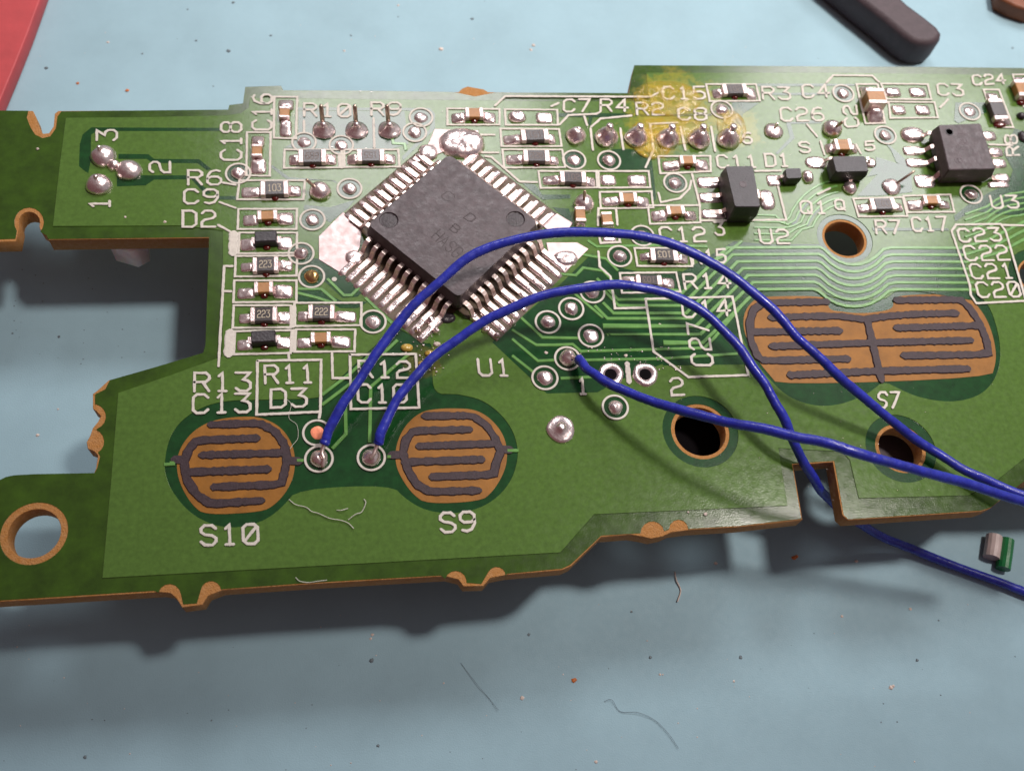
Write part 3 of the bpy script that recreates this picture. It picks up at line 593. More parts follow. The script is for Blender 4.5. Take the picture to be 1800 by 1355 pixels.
smt(R_, H, (822, 990, 315, 378), [(712, 307), (1083, 302), (1112, 430), (725, 438)], [(730, 830, 325, 385), (980, 1075, 330, 400)], '103', worn=True, markflip=True)
smt(R_, G, (552, 738, 1055, 1135), [(418, 1062), (785, 1052), (822, 1192), (458, 1195)], [(450, 560, 1095, 1160), (730, 790, 1090, 1155)], '103', worn=True)
smt(C_, G, (948, 1072, 1033, 1092), [(792, 1042), (1140, 1032), (1170, 1160), (826, 1165)], [(825, 955, 1070, 1145), (1062, 1140, 1070, 1130)])
smt(C_, G, (530, 662, 235, 345), [(442, 212), (600, 212), (655, 500), (510, 505)], [(475, 560, 222, 300), (530, 645, 430, 492)], vertical=True, hz=1.5, label='tall tan ceramic capacitor at the top near C4')
frame([(625, 208), (972, 212), (1000, 325), (668, 322)], G); pad(G, (660, 775, 232, 300), BOARD, .3); pad(G, (840, 962, 232, 302), BOARD, .2)
frame([(682, 342), (1022, 346), (1048, 460), (695, 464)], G); pad(G, (710, 812, 362, 432), BOARD, .25); pad(G, (885, 992, 362, 435), BOARD, .2)
smt(C_, G, (288, 412, 612, 690), None, [(215, 300, 650, 720), (400, 450, 650, 720)], hz=.9)
smt(R_, G, (1452, 1552, 312, 465), [(1388, 252), (1502, 252), (1610, 533), (1482, 528)], [(1410, 1505, 268, 310), (1480, 1585, 455, 510)], vertical=True, hz=.7)
smt(C_, G, (1640, 1720, 170, 290), [(1605, 140), (1760, 140), (1800, 380), (1690, 380)], [(1620, 1720, 150, 190)], vertical=True, hz=.9)
# dirt-brown blob column at the right border
pad(G, (1640, 1700, 420, 470), BOARD, .4, m=M_BLACK, name='dark_residue', power=2.2); pad(G, (1650, 1720, 560, 640), BOARD, .4, m=M_BLACK, name='dark_residue', power=2.2)

# ------------------------------------------------------------------ vias with printed ring, pins and cones
vb = MB(); vb.lathe([(.66, 0), (.64, ZT), (.55, ZT + .14), (.38, ZT + .27), (.18, ZT + .34), (.03, ZT + .36)], n=22)
VD = []
for k in range(5):
    r_ = random.Random(k + 50); b_ = MB(); n = 22; rings = []; ph = r_.uniform(0, 6); ox, oy = r_.uniform(-.12, .12), r_.uniform(-.12, .12)
    for (ra, z) in ((.66, 0), (.64, ZT), (.57, ZT + .13), (.42, ZT + .26), (.24, ZT + .33), (.08, ZT + .36 * r_.uniform(.75, 1.1))):
        kz = (z / .45) ** 1.5
        rings.append([(ox * kz + ra * math.cos(t) * (1 + .07 * math.sin(2 * t + ph)), oy * kz + ra * math.sin(t) * (1 + .06 * math.sin(3 * t + ph)), z * (1 + .10 * math.sin(t + ph) * kz)) for t in [2 * math.pi * i / n for i in range(n)]])
    b_.loft(rings, True, True); o = b_.build('via_dome', M_SOLD, None, smooth=True); VD.append(o.data); bpy.data.objects.remove(o)
rb = MB()
for k in range(0, 1): pass
rings = []
RN = 36
for i in range(RN):
    a = 2 * math.pi * i / RN; rings.append([(r_ * math.cos(a), r_ * math.sin(a), z_) for r_, z_ in ((.94, ZS - .03), (.965, ZS + .018), (1.115, ZS + .018), (1.14, ZS - .03))])
rings.append(rings[0]); rb.loft(rings, False, False, closed=False)
VRING = rb.build('printed_ring', M_SILK, None).data
gb = MB(); gb.lathe([(.93, ZP + .001), (.93, ZI + .001)], n=28); VGAP = gb.build('mask_clearance', M_DARK, None).data
for nm in ('printed_ring', 'mask_clearance'): bpy.data.objects.remove(bpy.data.objects[nm])
def inst(name, me, loc, parent, sc=1.0, rz=0.0, szz=None):
    o = bpy.data.objects.new(name, me); COL.objects.link(o); o.location = (loc[0], loc[1], 0)
    o.scale = (sc, sc, szz or 1.0); o.rotation_euler.z = rz
    o.parent = parent; o.matrix_parent_inverse = WORLD_INV.get(parent.name, Matrix.Identity(4)); return o
def via(fn, x, y, ring=True, dome=True, m=None, sc=1.0, szz=1.0, label=None):
    q = U(fn(x, y)); 
    v = inst('via', random.choice(VD), q, BOARD, sc, random.random() * 6, szz)
    if m: v.material_slots[0].link = 'OBJECT'; v.material_slots[0].material = m
    if label: v['label'] = label
    WORLD_INV[v.name] = (Matrix.Translation((q.x, q.y, 0)) @ Matrix.Rotation(v.rotation_euler.z, 4, 'Z') @ Matrix.Diagonal((sc, sc, szz, 1))).inverted()
    inst('mask_clearance', VGAP, q, v)
    if ring: inst('printed_ring', VRING, q, v)
    return v
for fn, x, y in ((B, 1620, 352), (B, 1570, 470), (B, 695, 548), (B, 990, 572), (B, 1055, 915), (B, 175, 795), (B, 762, 1160), (C, 672, 212), (C, 1240, 750),
                 (E, 1030, 688), (E, 1305, 692), (F, 365, 945), (F, 712, 400), (G, 345, 280), (G, 657, 590), (G, 1285, 415), (G, 1295, 1030),
                 (H, 710, 195), (H, 860, 60), (H, 530, 432), (H, 390, 542), (H, 236, 630), (H, 520, 720), (H, 216, 998), (H, 681, 1192)):
    via(fn, x, y, sc=random.uniform(.93, 1.04), szz=random.uniform(.6, 1.2))
v_ = via(C, 755, 395, m=M_COPP, label='via with golden flux over its solder')
v_.material_slots[0].material = mat('golden_solder', (.75, .5, .2), .25, 1.0, bump=.5, bscale=2.5, bdist=.1)
via(P, 1005, 632, m=M_COPP, szz=.25, sc=1.0, label='bare copper pad with printed ring, solder removed')
WJ = [via(P, 1020, 812, szz=1.6, sc=1.12), via(P, 1380, 802, szz=1.5, sc=1.12), via(H, 365, 870, szz=1.9, sc=1.12)]
def cone(fn, x, y, r, h, prof='cone', pin=None, pr=.22, pm=None, m=None, name='solder_joint'):
    """through-hole joint; pin = (tip px x, tip px y, height)"""
    q = U(fn(x, y)); b_ = MB()
    if prof == 'cone': pf = [(1, 0), (.97, .10), (.80, .22), (.58, .36), (.40, .55), (.27, .8), (.22, 1), (.05, 1.04)]
    elif prof == 'dome': pf = [(1, 0), (.97, .15), (.88, .42), (.7, .7), (.45, .9), (.2, .99), (.03, 1)]
    else: pf = [(1, 0), (.97, .15), (.86, .40), (.66, .68), (.48, .86), (.36, 1.0), (.12, 1.05)]
    n = 22; rings = []; r_ = random.Random(x * 7 + y); ph = r_.random() * 6
    for k, (a, z) in enumerate(pf):
        off = Vector((0, 0))
        rings.append([Vector((q.x, q.y, 0)) + Vector((r * a * math.cos(t) * (1 + .05 * math.sin(3 * t + ph)), r * a * math.sin(t) * (1 + .05 * math.sin(2 * t + ph)), z * h + (ZT if k else 0))) for t in [2 * math.pi * i / n for i in range(n)]])
    b_.loft(rings, True, True)
    o = b_.build(name, m or M_SOLD, BOARD, smooth=True)
    if pin:
        t = U(fn(pin[0], pin[1]), pin[2]); p0 = Vector((q.x, q.y, .1)); p1 = Vector((t.x, t.y, pin[2]))
        b_ = MB(); d = p1 - p0
        b_.tube([p0, p0 + d * .93, p1], [pr, pr * .92, pr * .6], 10); b_.build('pin', pm or M_PIN, o, smooth=True)
    return o
for x, tx in ((850, 828), (1110, 1095), (1368, 1350)): cone(B, x, 455, 1.05, 1.0, 'cone', (tx, 245, 2.6), .21)
cone(B, 822, 938, .98, .85, 'dome', (712, 835, 1.6), .16)
cone(E, 1042, 505, .98, 1.0, 'peak', (1075, 425, 1.25), .24, M_SOLD)
for i, (x, tx) in enumerate(((1283, 1318), (1520, 1560))): cone(E, x, 518, 1.12, 1.3, 'peak', (tx, 402, 2.0), .38, M_SOLD)
for x, tx in ((85, 118), (308, 352), (540, 582), (755, 808)): 
    if x > 90: cone(F, x, 628, 1.12, 1.3, 'peak', (tx, 508, 2.0), .38, M_SOLD)
cone(F, 1095, 560, .95, .45, 'dome', (1130, 492, 1.2), .15, M_SOLD)
cone(G, 258, 548, .98, .9, 'dome', (345, 485, 2.0), .17)
cone(G, 703, 975, .95, .35, 'dome', (880, 850, 1.3), .13)
cone(E, 1108, 1035, .95, .8, 'dome', (1115, 925, 2.2), .15)
cone(K, 305, 482, 1.17, .55, 'cone')
cone(A, 728, 508, 1.1, .8, 'dome', (688, 425, 1.3), .2, M_SOLD); cone(A, 905, 605, 1.1, .75, 'dome'); cone(A, 695, 705, 1.1, .8, 'dome', (665, 630, 1.2), .2, M_SOLD)
# the three joints bridge a little
b_ = blob_grid(*(lambda q: (q.x, q.y))(U(A(800, 570))), 1.1, 1.1, lambda u, v: .5, seed=5, power=2); b_.build('solder_bridge', M_SOLD, BOARD, smooth=True)
# two open plated test holes
for x, y in ((652, 975), (880, 975)):
    q = U(H(x, y)); b_ = MB(); n = 26; rings = []
    for k, (r_, z_) in enumerate(((1.12, .0), (1.08, ZT), (.95, ZT + .16), (.72, ZT + .18), (.52, ZT + .02), (.42, -.4 + .5))):
        rings.append([(q.x + r_ * math.cos(t) * (1 + .04 * math.sin(4 * t)), q.y + r_ * math.sin(t) * (1 + .05 * math.sin(3 * t + x)), z_) for t in [2 * math.pi * i / n for i in range(n)]])
    b_.loft(rings, False, False); o = b_.build('plated_hole', M_SOLD, BOARD, smooth=True)
    b_ = MB(); b_.lathe([(.5, ZT + .02), (.5, ZT + .03)], (q.x, q.y, 0), 20); b_.build('hole_shade_disc', M_VOID, o)  # black disc paints the shade inside the hole

# ------------------------------------------------------------------ button contacts
def contact(loops, strokes, fn, wd=.5, label=None, tabs=()):
    base = plate('button_contact', [chaikin(px(fn, loops), 2)], 0.013, .04, M_FRP, BOARD)
    if label: base['label'] = label
    for i, s in enumerate(strokes):
        b_ = MB(); zc[0] += 1; zz = .13 + .003 * i
        P_ = px(fn, s)
        if len(P_) > 2:
            P_ = [P_[0]] + sum([[a.lerp(b, .12), a.lerp(b, .5), a.lerp(b, .88)] for a, b in zip(P_[:-1], P_[1:])], []) + [P_[-1]]
        rings = []
        b_.ribbon(P_, wd, .02, zz, .09, wob=.004); b_.build('carbon_finger', M_CARB, base)
    for t in tabs:
        b_ = MB(); b_.ribbon(px(fn, t), wd * 1.0, .0, .12, .05); b_.build('carbon_tab', M_CARB, base)
    return base
def clipped(cx, cy, rx, ry, ycut, fn):
    pts = []
    for i in range(48):
        a = 2 * math.pi * i / 48; pts.append((cx + rx * math.cos(a), cy + ry * math.sin(a)))
    return pts
S10 = [(155, 450), (165, 400), (190, 350), (235, 300), (300, 262), (370, 245), (440, 238), (520, 238), (590, 262), (640, 300), (675, 355), (690, 410), (690, 470), (680, 520), (650, 580), (600, 635), (542, 668), (285, 682), (230, 640), (190, 580), (163, 515)]
S9 = [(1143, 415), (1150, 360), (1175, 300), (1215, 250), (1270, 212), (1340, 202), (1420, 200), (1500, 205), (1560, 235), (1610, 285), (1640, 340), (1650, 400), (1645, 460), (1620, 520), (1580, 580), (1530, 620), (1285, 632), (1225, 590), (1180, 530), (1150, 470)]
contact(S10, [[(315, 275), (530, 268), (600, 305), (640, 360), (655, 425), (645, 480), (628, 545), (330, 556)], [(275, 412), (640, 402)], [(515, 336), (245, 346), (208, 392), (190, 450), (200, 520), (245, 590), (310, 633), (535, 618)], [(565, 476), (200, 490)]], L, .74, 'round button contact above the S10 print', [[(152, 432), (190, 434)], [(655, 436), (705, 440)]])
contact(S9, [[(1280, 236), (1490, 234), (1555, 278), (1600, 345), (1618, 400), (1598, 450), (1588, 500), (1315, 510)], [(1255, 372), (1600, 360)], [(1475, 297), (1225, 303), (1190, 345), (1178, 405), (1200, 480), (1240, 545), (1300, 578), (1515, 572)], [(1530, 432), (1190, 444)]], L, .74, 'round button contact above the S9 print', [[(1130, 412), (1180, 410)], [(1620, 386), (1658, 388)]])
S7 = [(20, 740), (35, 660), (90, 595), (150, 576), (500, 572), (550, 600), (560, 660), (640, 672), (740, 682), (850, 676), (960, 655), (965, 600), (1000, 566), (1400, 560), (1470, 610), (1540, 700), (1585, 810), (1608, 930), (1600, 1010), (1575, 1085), (240, 1132), (190, 1070), (130, 1000), (70, 900), (35, 820)]
contact(S7, [[(540, 610), (150, 618), (85, 660), (62, 740), (68, 850), (110, 950), (150, 980), (670, 968)], [(200, 710), (420, 702), (620, 700), (780, 722), (930, 700), (1100, 688), (1350, 682)], [(985, 602), (1380, 596), (1440, 650), (1500, 740), (1545, 850), (1560, 940), (1030, 948)],
              [(80, 800), (620, 792)], [(985, 775), (1480, 760)], [(205, 890), (800, 868), (1440, 852)], [(320, 1070), (850, 1045), (1420, 1030)], [(800, 735), (850, 950), (885, 1095)]], I, .80, 'wide double button contact at the right above the S7 print')

# ------------------------------------------------------------------ large quad chip U1, turned 45 degrees
CH = Vector((6.35, 48.95)); HS = 5.32; ZTOP = 2.6
R45 = Matrix.Rotation(math.radians(45), 2)
def chp(a, b): return CH + R45 @ Vector((a, b))
def rsq(hs, c, n=1):   # square outline with small cut corners
    pts = []
    for sx, sy, o in ((1, 1, 0), (-1, 1, 1), (-1, -1, 2), (1, -1, 3)):
        for k in range(4):
            a = math.radians(90 * o + 30 * k); pts.append((sx * (hs - c) + c * math.cos(a), sy * (hs - c) + c * math.sin(a)))
    return pts
b_ = MB()
b_.loft([[(*chp(*p), z) for p in rsq(h, c)] for z, h, c in ((.4, HS - .22, .5), (1.25, HS, .55), (1.45, HS, .55), (ZTOP - .16, HS - .2, .5))], True, True)
CHIP = b_.build('quad_flat_chip', M_CHIP, BOARD); CHIP['label'] = 'large square black chip turned forty five degrees, marked U1'
d1 = U(D(398, 603), ZTOP); d2 = U(D(1117, 597), ZTOP)
plate('chip_top_face', [[chp(*p) for p in rsq(HS - .2, .5)], circ(d1, .78), circ(d2, .78)], ZTOP - .15, ZTOP, M_CHIP, CHIP, bevel=.035)
for dd in (d1, d2):
    b_ = MB(); b_.lathe([(.77, ZTOP - .157), (.77, ZTOP - .10), (.70, ZTOP - .12), (.1, ZTOP - .09)], (dd.x, dd.y, 0), 24); b_.build('ejector_mark', M_MARKD, CHIP)
for s, a, b, c in (('HASG', (640, 700), (775, 820), (690, 655)), ('B', (742, 655), (775, 680), (775, 622)), ('D', (822, 590), (860, 615), (860, 562)), ('C', (690, 470), (735, 500), (735, 438))):
    text(s, a, b, c, D, .10, ZTOP + .006, CHIP, mat('faint_etched_mark', (.042, .029, .031), .6), ZTOP, 'etched_mark', hh=.02)
# soldered thief areas and lead pads
LM = {}
PITCH = .90
def leadmesh():
    b_ = MB(); prof = [(5.15, 1.36), (5.75, 1.36), (6.0, 1.22), (6.25, .62), (6.45, .38), (6.7, .34), (7.75, .32)]
    wd = .20; th = .17; rings = []
    for i, (x, z) in enumerate(prof):
        a = prof[max(i - 1, 0)]; c = prof[min(i + 1, len(prof) - 1)]; t = Vector((c[0] - a[0], c[1] - a[1])).normalized(); n = Vector((-t.y, t.x)) * th / 2
        rings.append([(x + n.x, -wd, z + n.y), (x + n.x, wd, z + n.y), (x - n.x, wd, z - n.y), (x - n.x, -wd, z - n.y)])
    b_.loft(rings, True, True); return b_
LEAD = leadmesh().build('lead', M_LEAD, None).data; bpy.data.objects.remove(bpy.data.objects['lead'])
def padmesh(x0, x1):
    b_ = blob_grid((x0 + x1) / 2, 0, x1 - x0, .56, lambda u, v: .13 + .10 * math.exp(-((u * (x1 - x0) / 2 + (x0 + x1) / 2 - 7.75) / .35) ** 2), seed=3, power=6, n=8)
    return b_.build('pad', M_SOLD, None, smooth=True)
PADM = []
for x0, x1 in ((6.3, 9.25), (6.3, 8.5)):
    o = padmesh(x0, x1); PADM.append(o.data); bpy.data.objects.remove(o)
sides = {'LL': 225, 'LR': 315, 'UR': 45, 'UL': 135}
for nm, ang in sides.items():
    for k in range(11):
        off = (k - 5) * PITCH
        for kind in ('lead', 'solder_pad'):
            me = LEAD if kind == 'lead' else PADM[0 if nm[0] == 'L' else 1]
            o = bpy.data.objects.new(kind, me); COL.objects.link(o)
            R2 = Matrix.Rotation(math.radians(ang), 2); c = CH + R2 @ Vector((0, off))
            o.location = (c.x, c.y, 0 if kind == 'lead' else .0); o.rotation_euler.z = math.radians(ang) + random.uniform(-.01, .01)
            o.parent = CHIP; 
# brown gaps under the leads
for nm, ang in sides.items():
    R2 = Matrix.Rotation(math.radians(ang), 2); x1 = 9.3 if nm[0] == 'L' else 8.55
    plate('lead_field', [[CH + R2 @ Vector(p) for p in ((4.6, -4.9), (x1, -4.9), (x1, 4.9), (4.6, 4.9))]], ZI - .006 + .0008 * ang / 90, ZI + .008 + .0008 * ang / 90, mat('bare_gap', (.075, .045, .02), .5, var=.3, vscale=2), CHIP)
def tinned(pts, fn, z, label=None, h=.05):
    o = plate('tinned_area', [px(fn, pts)], ZI, z, M_TIN, BOARD, bevel=.03)
    if label: o['label'] = label
    return o
tinned([(2, 700), (140, 562), (245, 655), (235, 760), (195, 850), (150, 922), (2, 832)], D, ZT + .02, 'flat tinned corner area left of the chip')
tinned([(1268, 640), (1350, 570), (1440, 625), (1420, 655), (1300, 665)], D, ZT + .03); tinned([(1290, 735), (1465, 735), (1530, 772), (1395, 905), (1310, 840)], D, ZT + .03, 'tinned corner area right of the chip, under the blue wire')
tinned([(658, 92), (905, 100), (920, 225), (870, 290), (780, 230), (700, 225), (560, 280), (530, 262), (620, 180)], D, ZT + .02, 'tinned corner area behind the chip')
q = U(D(805, 165)); blob_grid(q.x + .1, q.y - .2, 4.2, 3.3, lambda u, v: .75, seed=11, power=2.3, rnd=.03, n=16).build('solder_blob', M_SOLD, BOARD, smooth=True)
q = U(D(620, 225)); blob_grid(q.x, q.y, 1.8, 1.8, lambda u, v: .35, seed=12, power=2.3, n=10).build('solder_blob', M_SOLD, BOARD, smooth=True)
q = U(D(1400, 825)); blob_grid(q.x, q.y, 2.2, 1.5, lambda u, v: .35, seed=13, power=2.3, n=12).build('solder_blob', M_SOLD, BOARD, smooth=True)
q = U(D(200, 820)); blob_grid(q.x, q.y, 1.5, 1.4, lambda u, v: .25, seed=14, power=2.3, n=10).build('solder_blob', M_SOLD, BOARD, smooth=True)
# burnt/messy solder at the chip's near corner
for i, (x, y, s) in enumerate(((640, 1180, .9), (560, 1230, .7), (880, 1160, .8), (950, 1230, .8), (1100, 1190, .6), (1010, 1265, .6), (670, 1240, .6))):
    q = U(D(x, y)); blob_grid(q.x, q.y, s, s * .8, lambda u, v: .42, seed=20 + i, power=2.3, rnd=.12, n=8).build('solder_blob', M_SOLD, BOARD, smooth=True)
for i, (x, y, s, m_) in enumerate(((715, 612, 1.0, M_RESIN), (755, 622, .8, M_RESIN), (742, 640, .7, M_RESIN), (768, 606, .6, M_SPECK), (786, 560, 1.4, M_BLACK))):
    q = U((x, y)); blob_grid(q.x, q.y, s, s * .7, lambda u, v: .16, seed=40 + i, power=2.1, rnd=.15, n=8).build('flux_residue', m_, BOARD, smooth=True)

M_FILM = mat('amber_flux_film', (.62, .40, .03), .07, bump=.9, bscale=.9, var=.2, vscale=.6, coat=.6, bdist=.25)
_n = M_FILM.node_tree.nodes; _g = _n.new('ShaderNodeNewGeometry'); _t = _n.new('ShaderNodeTexNoise'); _t.inputs['Scale'].default_value = 1.1; _t.inputs['Detail'].default_value = 6; _t.inputs['Distortion'].default_value = 1.5
_m = _n.new('ShaderNodeMapRange'); _m.inputs['From Min'].default_value = .38; _m.inputs['From Max'].default_value = .62; _m.inputs['To Min'].default_value = .06; _m.inputs['To Max'].default_value = .5
M_FILM.node_tree.links.new(_g.outputs['Position'], _t.inputs['Vector']); M_FILM.node_tree.links.new(_t.outputs['Fac'], _m.inputs['Value']); M_FILM.node_tree.links.new(_m.outputs['Result'], _n['Principled BSDF'].inputs['Alpha'])
for i, (x, y, sx, sy) in enumerate(((1172, 175, 6.6, 4.2), (1178, 232, 7.5, 3.2), (1285, 225, 2.8, 4.0), (1145, 255, 3.6, 3.4))):
    q = U((x, y)); blob_grid(q.x, q.y, sx, sy, lambda u, v: .10 + .03 * math.sin(5 * u + i) * math.cos(4 * v), seed=60 + i, power=2.2, rnd=.10, n=16, z0=ZT + .03 + .012 * i).build('flux_film', M_FILM, BOARD, smooth=True)
# ------------------------------------------------------------------ smaller packages
def package(name, fn, top, z, zb=.25, bev=.1, m=M_BLACK, label=None):
    q = [U(fn(*p), z) for p in top]          # top face corners, in order
    c = sum(q, Vector((0, 0))) / 4
    b_ = MB(); 
    def ringat(k, zz, cut=.12):
        out = []
        for i in range(4):
            a, b, d = q[i], q[(i - 1) % 4], q[(i + 1) % 4]
            a2 = c + (a - c) * k
            out += [a2 + (b - a).normalized() * cut, a2 + (d - a).normalized() * cut]
        return [(p.x, p.y, zz) for p in out]
    b_.loft([ringat(1.02, zb), ringat(1.10, (z + zb) / 2 - .08), ringat(1.10, (z + zb) / 2 + .08), ringat(1.03, z - .06), ringat(1.0, z)], True, True)
    o = b_.build(name, m, BOARD)
    if label: o['label'] = label
    return o, q, c
def gull(o, p_body, p_end, z_exit, wd=.35, m=None):
    a = Vector((*p_body, z_exit)); e = Vector((*p_end, .24)); d = (e - a); dh = Vector((d.x, d.y, 0))
    pts = [a - dh * .12, a + dh * .18, a + dh * .30 + Vector((0, 0, -z_exit * .12)), Vector((a.x, a.y, 0)) + dh * .48 + Vector((0, 0, .36)), Vector((a.x, a.y, 0)) + dh * .62 + Vector((0, 0, .27)), e]
    side = Vector((-dh.y, dh.x, 0)).normalized() * wd / 2; rings = []
    for i, p in enumerate(pts):
        t = (pts[min(i + 1, 5)] - pts[max(i - 1, 0)]).normalized(); n = side.normalized().cross(t).normalized() * .08
        rings.append([p + side + n, p - side + n, p - side - n, p + side - n])
    b_ = MB(); b_.loft(rings, True, True); return b_.build('lead', m or M_LEAD, o)
# U2 regulator
o, q, c = package('voltage_regulator', F, [(745, 818), (945, 815), (1000, 1112), (815, 1112)], 2.7, label='tall black rectangular regulator beside the U2 print')
for y0, y1, x0, x1 in ((895, 975, 530, 720), (1012, 1085, 540, 730), (1135, 1205, 560, 745)):
    pad(F, (x0, x1, y0, y1), BOARD, .15); ym = (y0 + y1) / 2; gull(o, U(F(x1 + 45, ym)), U(F(x0 + 60, ym)), .9, .42)
pad(F, (985, 1110, 990, 1140), BOARD, .35, power=2.6); gull(o, U(F(950, 1060)), U(F(1060, 1060)), .8, .9)
b_ = MB(); qd = U(F(873, 950), 2.7); b_.lathe([(.36, 2.69), (.34, 2.72), (.26, 2.72), (.24, 2.705)], (qd.x, qd.y, 0), 24); b_.build('mould_mark', M_CHIP, o)
# D1
o, q, c = package('small_transistor', F, [(1188, 832), (1300, 830), (1310, 900), (1200, 905)], 1.2, label='tiny black diode package below the D1 print')
pad(F, (1050, 1150, 880, 962), BOARD, .15); pad(F, (1310, 1395, 850, 945), BOARD, .5, power=2.5); gull(o, U(F(1165, 920)), U(F(1080, 920)), .6, .3)
# Q1 SOT
o, q, c = package('small_transistor', G, [(270, 742), (508, 740), (535, 850), (298, 855)], 1.75, label='three-legged black transistor package above the Q1 print')
pad(G, (65, 225, 742, 832), BOARD, .18, power=2.4); pad(G, (505, 592, 752, 825), BOARD, .22, power=2.5)
cone(G, 392, 985, .7, .55, 'dome'); gull(o, U(G(385, 900)), U(G(395, 985)), .9, .3); gull(o, U(G(240, 800)), U(G(150, 795)), .8, .3); gull(o, U(G(500, 800)), U(G(560, 795)), .8, .3)
# U3 SOIC
o, q, c = package('small_outline_chip', G, [(1062, 512), (1368, 500), (1478, 830), (1140, 836)], 2.3, m=M_CHIP, label='black eight-legged chip above the U3 print')
qd = U(G(1138, 560), 2.3); b_ = MB(); b_.lathe([(.42, 2.29), (.41, 2.325), (.33, 2.325), (.31, 2.30)], (qd.x, qd.y, 0), 24); b_.build('mould_mark', M_BLACK, o)
for s, a, b, cc in (('107', (1280, 700), (1260, 560), (1225, 705)), ('821', (1240, 790), (1190, 650), (1190, 790)), ('7L', (1, 1), (1, 1), (1, 1))):
    if s != '7L': text(s, a, b, cc, G, .08, 2.306, o, mat('worn_laser_mark', (.10, .075, .085), .6), 2.3, 'etched_mark', hh=.02)
for i, (bx, by, ex, ey) in enumerate(((985, 575, 800, 575), (1010, 665, 815, 700), (1040, 755, 835, 790), (1068, 845, 900, 930))):
    pad(G, (ex - 20, ex + 130, ey - 32, ey + 32), BOARD, .3 if i == 0 else .14); 
    a0 = U(G(bx + 40, by), 1.0); gull(o, a0, U(G(ex + 60, ey + 5), .24), 1.0, .42)
for i, (bx, by, ex, ey) in enumerate(((1385, 560, 1440, 590), (1420, 690, 1490, 712), (1450, 775, 1515, 795), (1470, 880, 1540, 905))):
    pad(G, (ex - 60, ex + 45, ey - 34, ey + 34), BOARD, .22, power=3.5); gull(o, U(G(bx - 60, by - 10), 1.0), U(G(ex, ey), .24), 1.0, .42)
pad(G, (880, 1020, 880, 975), BOARD, .1); pad(G, (1425, 1580, 930, 975), BOARD, .1)
pad(G, (775, 950, 525, 640), BOARD, .5, power=2.4)

# ------------------------------------------------------------------ parts on the underside seen past the edges
def under(name, pts, z0, z1, m, label, fn=X, zref=None):
    o = plate(name, [[U(fn(*p), zref if zref is not None else z1) for p in pts]], z0, z1, m, BOARD, bevel=.25, smooth=False); o['label'] = label; return o
under('indicator_lamp', [(196, 380), (262, 380), (264, 459), (243, 470), (205, 459)], -4.4, -1.62, M_LED, 'milky plastic lamp body under the left arm', zref=-4.2)
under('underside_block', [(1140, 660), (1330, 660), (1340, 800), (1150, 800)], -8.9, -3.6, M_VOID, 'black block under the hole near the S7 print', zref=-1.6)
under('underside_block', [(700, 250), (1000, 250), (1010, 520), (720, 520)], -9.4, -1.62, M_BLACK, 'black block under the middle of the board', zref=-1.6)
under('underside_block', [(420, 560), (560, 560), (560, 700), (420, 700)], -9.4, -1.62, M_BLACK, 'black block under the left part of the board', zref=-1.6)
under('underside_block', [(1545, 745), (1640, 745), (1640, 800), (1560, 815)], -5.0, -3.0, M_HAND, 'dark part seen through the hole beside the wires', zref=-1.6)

# ------------------------------------------------------------------ blue wires
def wire(name, pts, label, tip=None, r=.385):
    P3 = [Vector((*U((x, y), z), z)) for x, y, z in pts]
    sm = smooth_line(P3, 14)
    # tiny kinks so the run is not a perfect spline
    rr = random.Random(len(pts)); out = []
    for i, p in enumerate(sm): out.append(p + Vector((math.sin(i * .37) * .035, math.cos(i * .29) * .035, math.sin(i * .23 + 1) * .03)))
    rs = [r * (1 + .035 * math.sin(i * .21 + len(pts)) + rr.uniform(-.018, .018)) * (.86 if i == 0 else 1.06 if i < 4 else 1) for i in range(len(out))]
    out = [p + Vector((rr.uniform(-.012, .012), rr.uniform(-.012, .012), rr.uniform(-.012, .012))) for p in out]
    b_ = MB(); b_.tube(out, rs, 16); o = b_.build('insulated_wire', M_BLUE, None, smooth=True); tag(o, label, 'wire', 'blue hook-up wires soldered to the board')
    if tip:
        T3 = [out[0] + (out[0] - out[1]).normalized() * -.3] + [Vector((*U((x, y), z), z)) for x, y, z in tip]
        b_ = MB(); b_.tube(smooth_line(T3, 4), .16, 8); b_.build('bare_conductor', M_LEAD, o, smooth=True)
    return o
wire('w', [(569, 783, 1.1), (580, 752, 1.6), (602, 712, 2.2), (640, 655, 2.8), (700, 568, 3.8), (760, 506, 4.8), (830, 450, 5.6), (910, 420, 6.3), (1000, 409, 6.9), (1090, 411, 7.2), (1180, 429, 7.0), (1270, 474, 6.7), (1345, 532, 6.2), (1400, 590, 5.6), (1460, 648, 4.7), (1520, 700, 3.4), (1580, 750, 2.0), (1640, 792, 1.2), (1700, 828, 1.3), (1760, 855, 1.8), (1850, 890, 2.2), (1960, 930, 2)],
     'longest blue wire, arching over the chip from the joint beside the S10 contact', [(566, 795, .95), (569, 806, .85), (567, 822, .5)])
wire('w', [(664, 782, 1.1), (672, 755, 1.6), (700, 700, 2.1), (750, 640, 2.7), (810, 592, 3.3), (880, 550, 4.2), (950, 522, 5.0), (1030, 505, 5.6), (1100, 502, 5.8), (1170, 515, 5.6), (1235, 548, 5.2), (1290, 600, 4.8), (1330, 655, 4.4), (1362, 705, 3.9), (1385, 752, 3.0), (1405, 798, 1.4), (1428, 838, -.6), (1452, 872, -2.6), (1490, 905, -5.0), (1540, 937, -7.4), (1610, 968, -8.6), (1700, 1002, -8.9), (1800, 1040, -8.9), (1950, 1100, -9.0)],
     'blue wire from the joint beside S9, dropping through the board notch', [(660, 790, 1.0), (657, 798, .9), (650, 806, .75)])
